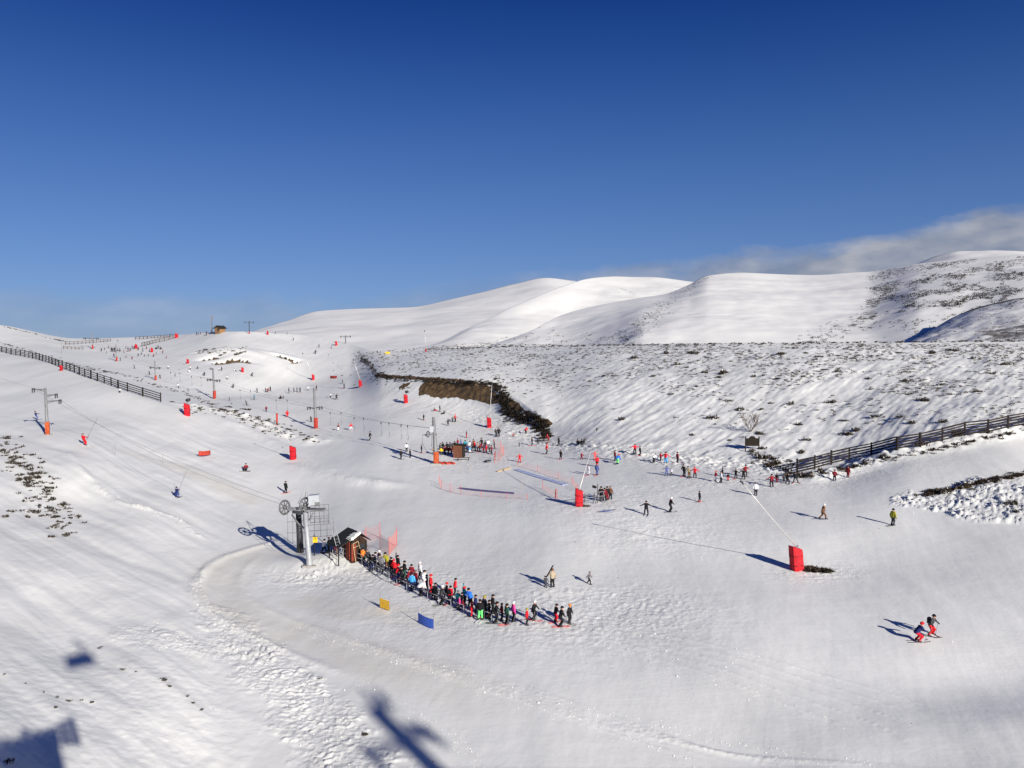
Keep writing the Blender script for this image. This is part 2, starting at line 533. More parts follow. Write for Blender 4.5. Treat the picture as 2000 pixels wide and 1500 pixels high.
# earth cut: bare soil on the steep step of the bank
n1 = fbm(X / 4.5, Y / 4.5, 4, 121)
cutk = np.exp(-((SS - 6.55) / 0.36) ** 2)
cutw = np.interp(PX, [725, 745, 815, 840, 955, 975, 1000, 1070, 1092], [0, .32, .36, 1.0, 1.0, .5, .62, .55, 0])
soil = smooth(0.44, 0.60, cutk * (0.45 + 0.55 * cutw) * (cutw > 0) + 0.20 * n1 - 0.25 * (1 - cutw))
soil = np.maximum(soil, smooth(725, 740, PX) * (1 - smooth(960, 985, PX)) * np.exp(-((SS - 6.93) / 0.09) ** 2) * 1.2)
soil *= smooth(5.9, 6.1, SS) * (1 - smooth(7.02, 7.10, SS))
soil = np.maximum(soil, smooth(0.36, 0.50, scar_m + 0.14 * fbm(X / 1.3, Y / 1.3, 3, 131)))
D += soil * 0.35 * fbm(X / 1.2, Y / 1.2, 4, 133)
# soil kicked out round the snow-gun feet and the mound edge
for px, py, rx, ry in ((1572, 1109, 1.5, 0.75), (1595, 1112, 1.6, 0.35), (1140, 989, 1.3, 0.8)):
    soil = np.maximum(soil, smooth(0.45, 0.75, blob(px, py, rx, ry) + 0.35 * fbm(X / 0.5, Y / 0.5, 3, 141)))
me_ = to_xy([(1795, 968), (1830, 962), (1880, 955), (1940, 940), (2010, 925), (2100, 915)])
d7, t7 = pl_dist(X, Y, me_)
soil = np.maximum(soil, smooth(0.50, 0.62, np.exp(-(d7 / 0.55) ** 2) * 0.8 + 0.45 * fbm(X / 0.9, Y / 0.9, 3, 145)))
# fade displacement off on the far crest so the skyline stays put
Z2 = Z + D
cover[..., 0] = soil
cover[..., 1] = np.clip(churn + churn2 + mound + foot + tr * 0.7 + left * 0.15, 0, 1)
lane = np.zeros_like(X)
for ln_, w_l in (([(575, 1058), (500, 1085), (440, 1110), (425, 1145), (455, 1185), (540, 1225), (680, 1272), (860, 1330), (1100, 1415)], 2.6), ([(560, 1165), (650, 1190), (760, 1200), (900, 1235)], 2.0), ([(200, 870), (330, 905), (480, 970), (560, 1000)], 2.0)):
    d_l, t_l = pl_dist(X, Y, to_xy(ln_, 26), 9)
    lane = np.maximum(lane, (1 - smooth(w_l * 0.6, w_l * 1.5, d_l)) * smooth(0, .1, t_l) * (1 - smooth(.75, 1, t_l)))
cover[..., 2] = lane
# ground behind and under the viewpoint, and the hidden far sides of the crests
nb = 10
Xb = np.zeros((X.shape[0], nb)); Yb = np.zeros_like(Xb); Zb = np.zeros_like(Xb)
z_edge = np.convolve(np.pad(Z2[:, 0], 30, mode='edge'), np.ones(61) / 61, 'valid')
lat = np.clip((pxs - 1000) / F * 60, -110, 110)
for j in range(nb):
    f = j / nb
    Xb[:, j] = lat * (1 - f) + X[:, 0] * f
    Yb[:, j] = -90 * (1 - f) + Y[:, 0] * f
    Zb[:, j] = (CAMZ - 25.5 - 0.02 * lat + 0.5 * np.sin(lat / 13)) * (1 - f) + (z_edge - 0.04) * f
na = 8
Xa = np.zeros((X.shape[0], na)); Ya = np.zeros_like(Xa); Za = np.zeros_like(Xa)
for j in range(na):
    f = (j + 1) / na
    Ya[:, j] = Y[:, -1] + 90 * f
    Xa[:, j] = X[:, -1] * Ya[:, j] / Y[:, -1]
    Za[:, j] = Z2[:, -1] - 24 * f ** 1.3
cb = np.zeros((X.shape[0], nb, 4)); ca = np.zeros((X.shape[0], na, 4))
snow_slope = mesh_grid('snow_slope', np.hstack([Xb, X, Xa]), np.hstack([Yb, Y, Ya]), np.hstack([Zb, Z2, Za]),
                       np.concatenate([cb, cover, ca], 1))
tag(snow_slope, kind='structure')


def snow_material(name, fine=True):
    m = bpy.data.materials.new(name)
    m.use_nodes = True
    nt = m.node_tree; N = nt.nodes; L = nt.links
    b = N['Principled BSDF']
    b.inputs['Roughness'].default_value = 0.55
    b.inputs['Specular IOR Level'].default_value = 0.25
    geo = N.new('ShaderNodeNewGeometry')
    at = N.new('ShaderNodeAttribute'); at.attribute_name = 'cover'
    sp = N.new('ShaderNodeSeparateColor'); L.new(at.outputs['Color'], sp.inputs[0])

    def noise(scale, detail, rough=0.5, vec=None):
        n = N.new('ShaderNodeTexNoise')
        n.inputs['Scale'].default_value = scale
        n.inputs['Detail'].default_value = detail
        n.inputs['Roughness'].default_value = rough
        L.new(vec or geo.outputs['Position'], n.inputs['Vector'])
        return n.outputs['Fac']
    # snow: faint old/new patches, slightly dirty where skied
    mp = N.new('ShaderNodeMapping'); mp.inputs['Rotation'].default_value = (0, 0, 0.35); mp.inputs['Scale'].default_value = (1.0, 0.11, 0.3)
    L.new(geo.outputs['Position'], mp.inputs['Vector'])
    mp2 = N.new('ShaderNodeMapping'); mp2.inputs['Rotation'].default_value = (0, 0, -0.85); mp2.inputs['Scale'].default_value = (0.10, 1.0, 0.3)
    L.new(geo.outputs['Position'], mp2.inputs['Vector'])
    na = noise(0.05, 5); nb_ = noise(0.5, 4, 0.6, mp.outputs[0])
    n0m = N.new('ShaderNodeMath'); n0m.operation = 'MULTIPLY_ADD'; n0m.inputs[1].default_value = 0.45; L.new(nb_, n0m.inputs[0])
    n0s = N.new('ShaderNodeMath'); n0s.operation = 'MULTIPLY'; n0s.inputs[1].default_value = 0.55; L.new(na, n0s.inputs[0]); L.new(n0s.outputs[0], n0m.inputs[2])
    n0 = n0m.outputs[0]
    r0 = N.new('ShaderNodeValToRGB')
    r0.color_ramp.elements[0].position = 0.35; r0.color_ramp.elements[0].color = (0.66, 0.675, 0.64, 1)
    r0.color_ramp.elements[1].position = 0.65; r0.color_ramp.elements[1].color = (0.795, 0.81, 0.765, 1)
    L.new(n0, r0.inputs[0])
    # earth
    n1 = noise(0.9, 6, 0.65)
    r1 = N.new('ShaderNodeValToRGB')
    r1.color_ramp.elements[0].position = 0.3; r1.color_ramp.elements[0].color = (0.04, 0.026, 0.013, 1)
    r1.color_ramp.elements[1].position = 0.72; r1.color_ramp.elements[1].color = (0.19, 0.125, 0.06, 1)
    L.new(n1, r1.inputs[0])
    nm = noise(1.7, 5, 0.6)
    ma = N.new('ShaderNodeMath'); ma.operation = 'MULTIPLY_ADD'; ma.inputs[1].default_value = 0.55; ma.inputs[2].default_value = -0.275
    L.new(nm, ma.inputs[0])
    mb = N.new('ShaderNodeMath'); mb.operation = 'ADD'; L.new(sp.outputs[0], mb.inputs[0]); L.new(ma.outputs[0], mb.inputs[1])
    mr = N.new('ShaderNodeMapRange'); mr.inputs[1].default_value = 0.42; mr.inputs[2].default_value = 0.55; L.new(mb.outputs[0], mr.inputs[0])
    mix = N.new('ShaderNodeMixRGB'); dm = N.new('ShaderNodeMixRGB'); dm.blend_type = 'MULTIPLY'; dm.inputs[2].default_value = (0.93, 0.905, 0.86, 1)
    dn = noise(0.35, 4); dmf = N.new('ShaderNodeMath'); dmf.operation = 'MULTIPLY'; dmf.use_clamp = True; L.new(sp.outputs[2], dmf.inputs[0])
    dma = N.new('ShaderNodeMath'); dma.operation = 'MULTIPLY_ADD'; dma.inputs[1].default_value = 1.6; dma.inputs[2].default_value = -0.1; L.new(dn, dma.inputs[0]); L.new(dma.outputs[0], dmf.inputs[1])
    L.new(dmf.outputs[0], dm.inputs[0]); L.new(r0.outputs[0], dm.inputs[1]); r0 = dm
    L.new(mr.outputs[0], mix.inputs[0]); L.new(r0.outputs[0], mix.inputs[1]); L.new(r1.outputs[0], mix.inputs[2])
    L.new(mix.outputs[0], b.inputs['Base Color'])
    # relief
    h1 = noise(2.6, 6, 0.62)
    h2 = noise(0.55, 3, 0.5)
    hs = N.new('ShaderNodeMath'); hs.operation = 'MULTIPLY_ADD'; hs.inputs[1].default_value = 2.2; L.new(h2, hs.inputs[0]); L.new(h1, hs.inputs[2])
    tr1 = noise(2.2, 3, 0.55, mp.outputs[0]); tr2 = noise(1.6, 3, 0.55, mp2.outputs[0])
    for t_ in (tr1, tr2):
        m_ = N.new('ShaderNodeMath'); m_.operation = 'MULTIPLY_ADD'; m_.inputs[1].default_value = 0.55; L.new(t_, m_.inputs[0]); L.new(hs.outputs[0], m_.inputs[2]); hs = m_
    st = N.new('ShaderNodeMapRange'); st.inputs[3].default_value = 0.15; st.inputs[4].default_value = 0.8; L.new(sp.outputs[1], st.inputs[0])
    bp = N.new('ShaderNodeBump'); bp.inputs['Distance'].default_value = 0.10
    L.new(st.outputs[0], bp.inputs['Strength']); L.new(hs.outputs[0], bp.inputs['Height'])
    L.new(bp.outputs[0], b.inputs['Normal'])
    return m


M_snow = snow_material('snow')
snow_slope.data.materials.append(M_snow)

# ---------------------------------------------------------------- far hills
def far_snow(name, scrub=0.0, scrub_scale=0.05):
    m = bpy.data.materials.new(name)
    m.use_nodes = True
    nt = m.node_tree; N = nt.nodes; L = nt.links
    b = N['Principled BSDF']
    b.inputs['Roughness'].default_value = 0.6
    b.inputs['Specular IOR Level'].default_value = 0.2
    geo = N.new('ShaderNodeNewGeometry')
    at = N.new('ShaderNodeAttribute'); at.attribute_name = 'cover'
    sp = N.new('ShaderNodeSeparateColor'); L.new(at.outputs['Color'], sp.inputs[0])
    n = N.new('ShaderNodeTexNoise'); n.inputs['Scale'].default_value = 0.16; n.inputs['Detail'].default_value = 7; n.inputs['Roughness'].default_value = 0.72
    L.new(geo.outputs['Position'], n.inputs['Vector'])
    ad = N.new('ShaderNodeMath'); ad.operation = 'ADD'; L.new(sp.outputs[0], ad.inputs[0]); L.new(n.outputs['Fac'], ad.inputs[1])
    mr = N.new('ShaderNodeMapRange'); mr.inputs[1].default_value = 0.97; mr.inputs[2].default_value = 1.12; mr.inputs[4].default_value = 0.85
    L.new(ad.outputs[0], mr.inputs[0])
    mix = N.new('ShaderNodeMixRGB')
    mix.inputs[1].default_value = (0.765, 0.775, 0.735, 1)
    mix.inputs[2].default_value = (0.07, 0.058, 0.045, 1)
    L.new(mr.outputs[0], mix.inputs[0])
    L.new(mix.outputs[0], b.inputs['Base Color'])
    n2 = N.new('ShaderNodeTexNoise'); n2.inputs['Scale'].default_value = 0.04; n2.inputs['Detail'].default_value = 7; n2.inputs['Roughness'].default_value = 0.55
    L.new(geo.outputs['Position'], n2.inputs['Vector'])
    bp = N.new('ShaderNodeBump'); bp.inputs['Strength'].default_value = 0.14; bp.inputs['Distance'].default_value = 2.0
    L.new(n2.outputs['Fac'], bp.inputs['Height']); L.new(bp.outputs[0], b.inputs['Normal'])
    return m


M_far = far_snow('far_snow')


def far_hill(name, table, nx, seg, amp, back=(120, -40), scrub=None, dscale=60):
    lf = Loft(table)
    px = np.linspace(lf.cols[0], lf.cols[-1], nx)
    X, Y, Z, PY, S = lf.grid(px, seg)
    PX = np.repeat(px[:, None], X.shape[1], 1)
    SS = np.repeat(S[None, :], X.shape[0], 0)
    env = smooth(0, 0.6, SS) * (0.35 + 0.65 * (1 - smooth(lf.K - 1.5, lf.K - 1, SS)))
    Z = Z + amp * env * fbm(X / dscale, Y / dscale, 4, len(name))
    cov = np.zeros(X.shape + (4,)); cov[..., 3] = 1
    if scrub: cov[..., 0] = scrub(PX, PY, X, Y, SS)
    Xa, Ya, Za = [], [], []
    for f in (0.25, 0.6, 1.0):
        ya = Y[:, -1] + back[0] * f
        Ya.append(ya); Xa.append(X[:, -1] * ya / Y[:, -1]); Za.append(Z[:, -1] + back[1] * f ** 1.2)
    X = np.hstack([X, np.stack(Xa, 1)]); Y = np.hstack([Y, np.stack(Ya, 1)]); Z = np.hstack([Z, np.stack(Za, 1)])
    cov = np.concatenate([cov, np.repeat(cov[:, -1:], 3, 1)], 1)
    o = mesh_grid(name, X, Y, Z, cov)
    o.data.materials.append(M_far)
    tag(o, kind='structure')
    return o, lf


hill_far, LF1 = far_hill('hill_far', {
    380: [(705, 560), (678, 760), (668, 950)], 480: [(705, 560), (668, 800), (652, 1000)], 560: [(705, 600), (652, 900), (626, 1200)],
    620: [(705, 600), (642, 950), (608, 1300)], 700: [(705, 600), (640, 950), (602, 1350)], 800: [(705, 600), (638, 950), (600, 1400)],
    900: [(705, 600), (630, 1000), (580, 1500)], 1000: [(705, 600), (620, 1050), (556, 1600)], 1075: [(705, 600), (615, 1080), (543, 1650)],
    1150: [(705, 600), (618, 1080), (552, 1700)], 1320: [(705, 600), (630, 1080), (570, 1700)]}, 160, [40, 40], 3.0, dscale=160,
    scrub=lambda PX, PY, X, Y, S: 0.12 + 0.22 * smooth(640, 660, PY) * smooth(790, 900, PX))
hill_mid, LF2 = far_hill('hill_mid', {
    760: [(700, 560), (694, 590), (690, 620)], 850: [(700, 560), (685, 610), (671, 680)], 930: [(700, 580), (660, 690), (634, 780)],
    1000: [(700, 600), (645, 740), (600, 860)], 1100: [(700, 640), (625, 820), (560, 980)], 1150: [(700, 660), (610, 870), (543, 1060)],
    1200: [(700, 680), (600, 900), (540, 1100)], 1270: [(700, 690), (595, 920), (542, 1120)], 1350: [(700, 690), (595, 920), (549, 1120)],
    1550: [(700, 690), (610, 920), (570, 1120)]}, 200, [50, 50], 2.6, dscale=110,
    scrub=lambda PX, PY, X, Y, S: 0.10 + 0.42 * np.exp(-(((PY - 668 + (PX - 1100) * 0.10) / 30) ** 2)) * smooth(850, 900, PX) * (0.7 + 0.6 * fbm((X + Y) / 60, (X - Y) / 9, 3, 4))
    + 0.2 * np.exp(-(((PY - 560 - (PX - 1210) * 0.5) / 8) ** 2 + ((PX - 1225) / 30) ** 2)) * 2)
hill_near, LF3 = far_hill('hill_near', {
    940: [(700, 500), (690, 520), (682, 545)], 1030: [(700, 480), (668, 530), (648, 575)], 1100: [(700, 465), (655, 545), (615, 640)],
    1200: [(700, 425), (645, 510), (590, 670)], 1260: [(700, 405), (640, 480), (580, 690)], 1300: [(700, 400), (630, 490), (574, 700)],
    1345: [(700, 395), (615, 515), (556, 735)], 1385: [(700, 392), (605, 530), (538, 765)], 1470: [(700, 390), (600, 545), (533, 800)],
    1560: [(700, 390), (600, 555), (537, 820)], 1690: [(692, 395), (600, 545), (531, 830)], 1800: [(680, 385), (590, 500), (514, 780)],
    1900: [(680, 375), (580, 490), (504, 750)], 2000: [(680, 365), (570, 475), (498, 720)], 2300: [(680, 350), (555, 455), (482, 700)]}, 330, [60, 60], 1.5, dscale=70,
    scrub=lambda PX, PY, X, Y, S: 0.08 + 0.30 * np.exp(-((PX - (1362 - (PY - 545) * 1.22)) / (12 + (PY - 545) * 0.12)) ** 2) * (1 + 0.8 * fbm(X / 25, Y / 25, 3, 55)) + 0.35 * smooth(1240, 1150, PX) * np.exp(-((PY - 660) / 16) ** 2)
    + 0.4 * smooth(1580, 1680, PX) * (1 - smooth(1690, 1740, PX)) * np.exp(-((PY - 660 + (PX - 1600) * 0.42) / 22) ** 2)
    + 0.3 * np.exp(-(((PY - 535) / 6) ** 2 + ((PX - 1370) / 18) ** 2)) + smooth(1680, 1712, PX + 14 * fbm(X / 12, Y / 12, 2, 3)) * 0.16)
hill_knoll, LF5 = far_hill('hill_knoll', {
    1690: [(702, 300), (700, 340), (699, 380)], 1725: [(701, 295), (697, 340), (694, 380)], 1750: [(700, 290), (690, 340), (682, 385)], 1775: [(700, 285), (678, 345), (668, 395)], 1800: [(700, 280), (670, 345), (655, 402)], 1830: [(700, 276), (662, 345), (638, 408)], 1860: [(700, 273), (655, 345), (621, 412)],
    1900: [(700, 268), (650, 341), (604, 408)], 1950: [(700, 262), (645, 335), (591, 402)], 2000: [(700, 258), (640, 330), (581, 395)], 2300: [(700, 250), (630, 320), (560, 385)]}, 130, [40, 40], 1.2, back=(14, -11), dscale=22,
    scrub=lambda PX, PY, X, Y, S: 0.33 + 0.30 * smooth(1860, 1950, PX) * np.exp(-((PY - 655 + (PX - 1900) * 0.12) / 18) ** 2) + 0.4 * smooth(1.9, 1.99, S))
ridge_far, LF6 = far_hill('ridge_far', {
    1700: [(575, 1500), (560, 2000), (550, 2400)], 1790: [(565, 1500), (532, 2000), (515, 2400)], 1830: [(560, 1500), (520, 2000), (500, 2400)], 1880: [(560, 1500), (510, 2000), (490, 2400)],
    1950: [(560, 1500), (508, 2000), (489, 2400)], 2050: [(560, 1500), (508, 2000), (494, 2400)], 2300: [(560, 1500), (500, 2000), (470, 2400)]}, 60, [12, 12], 8.0, dscale=200)

# the snowy country under and beyond it all
bm = bmesh.new()
bmesh.ops.create_circle(bm, cap_ends=True, segments=96, radius=26000)
me = bpy.data.meshes.new('snow_plain'); bm.to_mesh(me); bm.free()
plain = bpy.data.objects.new('snow_plain', me); C.objects.link(plain)
plain.location = (0, 0, CAMZ - 48)
me.materials.append(M_far)
tag(plain, kind='structure')
bpy.context.view_layer.update()
# ---------------------------------------------------------------- placing things on the ground
_dg = bpy.context.evaluated_depsgraph_get()
GROUND = BVHTree.FromObject(snow_slope, _dg)
CAM = Vector((0, 0, CAMZ))


def place(px, py):
    hit = GROUND.ray_cast(CAM, Vector(ray(px, py)).normalized())[0]
    return hit if hit is not None else Vector(surf(px, py))


def ground_z(x, y):
    hit = GROUND.ray_cast(Vector((x, y, 400)), Vector((0, 0, -1)))[0]
    return hit.z if hit is not None else CAMZ - 25


def at(px, py, Y):
    return Vector(world_at(px, py, Y))


class MB:
    """collects shapes into one mesh"""
    def __init__(self):
        self.v, self.f, self.smooth = [], [], []

    def add(self, vs, fs, sm=False):
        o = len(self.v)
        self.v += [tuple(p) for p in vs]
        self.f += [tuple(i + o for i in f) for f in fs]
        self.smooth += [sm] * len(fs)
        return self

    def box(self, c, s, rot=None, bevel=0.0):
        bm = bmesh.new()
        bmesh.ops.create_cube(bm, size=1.0)
        for v in bm.verts:
            v.co = Vector((v.co.x * s[0], v.co.y * s[1], v.co.z * s[2]))
        if bevel > 0:
            bmesh.ops.bevel(bm, geom=bm.edges[:], offset=bevel, segments=2, affect='EDGES', profile=0.6)
        bm.verts.index_update()
        M = Matrix.Translation(Vector(c)) @ (rot.to_4x4() if rot is not None else Matrix.Identity(4))
        self.add([M @ v.co for v in bm.verts], [[v.index for v in f.verts] for f in bm.faces])
        bm.free()
        return self

    def bar(self, a, b, w, h=None, up=(0, 0, 1)):
        """rectangular bar from a to b"""
        a, b = Vector(a), Vector(b)
        h = h or w
        d = (b - a).normalized()
        s = d.cross(Vector(up))
        if s.length < 1e-4: s = d.cross(Vector((1, 0, 0)))
        s.normalize(); u = s.cross(d)
        vs = []
        for p in (a, b):
            for i, j in ((-1, -1), (1, -1), (1, 1), (-1, 1)):
                vs.append(p + s * (w / 2 * i) + u * (h / 2 * j))
        return self.add(vs, [(3, 2, 1, 0), (4, 5, 6, 7), (0, 1, 5, 4), (1, 2, 6, 5), (2, 3, 7, 6), (3, 0, 4, 7)])

    def tube(self, pts, r, seg=8, cap=True):
        """round tube through points; r number or list"""
        pts = [Vector(p) for p in pts]
        n = len(pts)
        rs = r if isinstance(r, (list, tuple)) else [r] * n
        vs = []
        ref = Vector((0.13, 0.31, 0.94))
        for i, p in enumerate(pts):
            d = (pts[min(i + 1, n - 1)] - pts[max(i - 1, 0)]).normalized()
            s = d.cross(ref)
            if s.length < 1e-3: s = d.cross(Vector((1, 0, 0)))
            s.normalize(); u = s.cross(d)
            for k in range(seg):
                a = 2 * math.pi * k / seg
                vs.append(p + s * (math.cos(a) * rs[i]) + u * (math.sin(a) * rs[i]))
        fs = []
        for i in range(n - 1):
            for k in range(seg):
                k2 = (k + 1) % seg
                fs.append((i * seg + k, i * seg + k2, (i + 1) * seg + k2, (i + 1) * seg + k))
        if cap:
            fs.append(tuple(range(seg))[::-1])
            fs.append(tuple((n - 1) * seg + k for k in range(seg)))
        return self.add(vs, fs, True)

    def ring(self, c, axis, R_, r, seg=20, sub=6):
        c, ax = Vector(c), Vector(axis).normalized()
        s = ax.cross(Vector((0, 0, 1)))
        if s.length < 1e-3: s = Vector((1, 0, 0))
        s.normalize(); u = s.cross(ax)
        vs, fs = [], []
        for i in range(seg):
            a = 2 * math.pi * i / seg
            d = s * math.cos(a) + u * math.sin(a)
            for k in range(sub):
                b = 2 * math.pi * k / sub
                vs.append(c + d * (R_ + r * math.cos(b)) + ax * (r * math.sin(b)))
        for i in range(seg):
            for k in range(sub):
                fs.append((i * sub + k, ((i + 1) % seg) * sub + k, ((i + 1) % seg) * sub + (k + 1) % sub, i * sub + (k + 1) % sub))
        return self.add(vs, fs, True)

    def prism(self, poly, depth, M=None):
        """polygon in local x,z extruded along y by depth (centred)"""
        n = len(poly)
        vs = [Vector((x, -depth / 2, z)) for x, z in poly] + [Vector((x, depth / 2, z)) for x, z in poly]
        if M is not None: vs = [M @ v for v in vs]
        fs = [tuple(range(n)), tuple(range(2 * n - 1, n - 1, -1))]
        fs += [(i + n, (i + 1) % n + n, (i + 1) % n, i) for i in range(n)]
        return self.add(vs, fs)

    def build(self, name, mat, parent=None, loc=None):
        me = bpy.data.meshes.new(name)
        me.from_pydata(self.v, [], self.f)
        me.polygons.foreach_set('use_smooth', self.smooth)
        if mat: me.materials.append(mat)
        me.update()
        o = bpy.data.objects.new(name, me)
        C.objects.link(o)
        if parent: o.parent = parent
        if loc is not None: o.location = loc
        return o


def empty(name, loc, rz=0.0):
    o = bpy.data.objects.new(name, None)
    o.empty_display_size = 0.3
    C.objects.link(o)
    o.location = loc
    o.rotation_euler = (0, 0, rz)
    return o


M = {}
M['red_pad'] = mat_new('red_pad', (0.46, 0.006, 0.014), 0.65, noise=0.4, scale=3.0, bump=0.6)
M['coral_pad'] = mat_new('coral_pad', (0.40, 0.045, 0.028), 0.8, noise=0.4, scale=3)
M['orange_pad'] = mat_new('orange_pad', (0.40, 0.075, 0.022), 0.8, noise=0.45, scale=3)
M['yellow'] = mat_new('yellow', (0.85, 0.50, 0.02), 0.5, noise=0.15, scale=3)
M['lance'] = mat_new('lance', (0.62, 0.60, 0.56), 0.4, 0.3, noise=0.1)
M['dark_metal'] = mat_new('dark_metal', (0.05, 0.05, 0.055), 0.5, 0.5, noise=0.2)
M['steel'] = mat_new('steel', (0.20, 0.205, 0.21), 0.6, 0.15, noise=0.22, scale=2.0)
M['steel_light'] = mat_new('steel_light', (0.33, 0.345, 0.36), 0.55, 0.2, noise=0.12, scale=2.0)
M['wheel'] = mat_new('wheel', (0.14, 0.145, 0.15), 0.5, 0.4, noise=0.2)
M['cabinet'] = mat_new('cabinet', (0.42, 0.45, 0.47), 0.5, 0.1, noise=0.1, scale=1.5)
M['wood_dark'] = mat_new('wood_dark', (0.018, 0.013, 0.010), 0.9, noise=0.4, scale=5, bump=0.4)
M['wood_grey'] = mat_new('wood_grey', (0.10, 0.078, 0.062), 0.85, noise=0.4, scale=5, bump=0.4)
M['wood_brown'] = mat_new('wood_brown', (0.16, 0.065, 0.035), 0.8, noise=0.3, scale=4, bump=0.3)
M['wood_hut'] = mat_new('wood_hut', (0.035, 0.018, 0.011), 0.85, noise=0.35, scale=4, bump=0.3)
M['wood_pale'] = mat_new('wood_pale', (0.42, 0.30, 0.17), 0.8, noise=0.25, scale=4)
M['roof_dark'] = mat_new('roof_dark', (0.018, 0.02, 0.02), 0.75, noise=0.3, scale=3, bump=0.3)
M['door_orange'] = mat_new('door_orange', (0.19, 0.03, 0.014), 0.7, noise=0.3, scale=3)
M['ochre'] = mat_new('ochre', (0.24, 0.135, 0.06), 0.8, noise=0.2, scale=2)
M['snow_lump'] = mat_new('snow_lump', (0.76, 0.775, 0.71), 0.6, noise=0.04, bump=0.4)
M['banner_blue'] = mat_new('banner_blue', (0.05, 0.13, 0.55), 0.6, noise=0.12, scale=4)
M['shadow_pale'] = mat_new('shadow_pale', (0.36, 0.42, 0.60), 0.7, noise=0.12, scale=4)  # pale blue of a cast shadow, put into the colour
M['strip_violet'] = mat_new('strip_violet', (0.09, 0.075, 0.19), 0.6, noise=0.15, scale=4)
M['net_orange'] = mat_new('net_orange', (0.80, 0.16, 0.09), 0.7)
M['net_pole'] = mat_new('net_pole', (0.62, 0.08, 0.06), 0.6)
M['glass_dark'] = mat_new('glass_dark', (0.02, 0.025, 0.03), 0.15, spec=0.6)
M['black_rubber'] = mat_new('black_rubber', (0.02, 0.02, 0.022), 0.7)
M['heather'] = mat_new('heather', (0.030, 0.021, 0.014), 0.95, noise=0.5, scale=9)
M['heather_green'] = mat_new('heather_green', (0.042, 0.034, 0.018), 0.95, noise=0.5, scale=7)
M['heather_black'] = mat_new('heather_black', (0.013, 0.010, 0.007), 0.95, noise=0.4, scale=9)
M['twig'] = mat_new('twig', (0.13, 0.095, 0.075), 0.9, noise=0.3, scale=9)
M['concrete'] = mat_new('concrete', (0.30, 0.29, 0.27), 0.85, noise=0.2, scale=2)

# ---------------------------------------------------------------- wooden fences
def fence(base_pts, n_span, h, rails, label, post_w=0.16, rail_h=0.14, mat='wood_dark', group=None, name='snow_fence', mat_rail=None, lean=0.0):
    pts = [place(*p) for p in base_pts]
    w = spline([tuple(p) for p in pts], n_span + 1) if len(pts) > 2 else np.linspace(pts[0], pts[1], n_span + 1)
    P = [Vector((x, y, ground_z(x, y))) for x, y, z in w]
    root = empty(name, P[0])
    o0 = P[0]
    tops = []
    for i, p in enumerate(P):
        hh = h * rng.uniform(0.93, 1.09)
        sway = Vector((rng.uniform(-.04, .04) + lean, rng.uniform(-.05, .05), 0))
        MB().bar(p - o0 - Vector((0, 0, 0.3)), p - o0 + Vector((0, 0, hh)) + sway, post_w * rng.uniform(.85, 1.25)).build('post', M[mat], root)
    for i in range(n_span):
        d = (P[i + 1] - P[i]).normalized()
        side = Vector((d.y, -d.x, 0)).normalized() * (post_w * 0.62)
        for k, fz in enumerate(rails):
            j = rng.uniform(-.03, .03), rng.uniform(-.03, .03)
            a = P[i] - o0 + Vector((0, 0, h * fz + j[0])) + side - d * (0.05 + 0.02 * (i % 2))
            b = P[i + 1] - o0 + Vector((0, 0, h * fz + j[1])) + side * (1 + 0.25 * (i % 2)) + d * 0.04
            MB().bar(a, b, 0.045, rail_h * rng.uniform(.8, 1.15)).build('rail', M[mat_rail or mat], root)
    tag(root, label, 'fence', group)
    return root


fence([(-60, 674), (0, 687), (62, 700), (150, 730), (210, 751), (250, 765), (314, 785)], 36, 1.95, (0.22, 0.44, 0.66, 0.9),
      'dark wooden snow fence running down the left slope below the skyline', post_w=0.2, rail_h=0.17)
fence([(1557, 924), (1660, 899), (1760, 878), (1860, 857), (1960, 838), (2090, 812)], 14, 1.95, (0.16, 0.36, 0.56, 0.76, 0.94),
      'weathered brown wooden fence beside the road on the right', post_w=0.2, rail_h=0.2, mat='wood_dark')
fence([(128, 673), (170, 671), (216, 667)], 12, 1.3, (0.4, 0.9), 'low grey fence on the far skyline left of the upper nursery slope', mat='wood_grey')
fence([(124, 681), (162, 683)], 5, 1.1, (0.5, 0.9), 'short pale fence just below the far left skyline fence', mat='wood_grey')
fence([(265, 663), (300, 661), (338, 657)], 11, 1.3, (0.4, 0.9), 'dark fence standing on the skyline left of the hilltop hut')
fence([(277, 677), (305, 670), (340, 661)], 9, 1.7, (0.2, 0.5, 0.8, 0.95), 'brown slatted fence below the skyline fence, sloping up to the right', mat='wood_grey')
fence([(842, 687), (880, 685), (925, 684)], 8, 1.5, (0.4, 0.9), 'small wire-thin fence on the crest above the earth cut', post_w=0.1, rail_h=0.06)

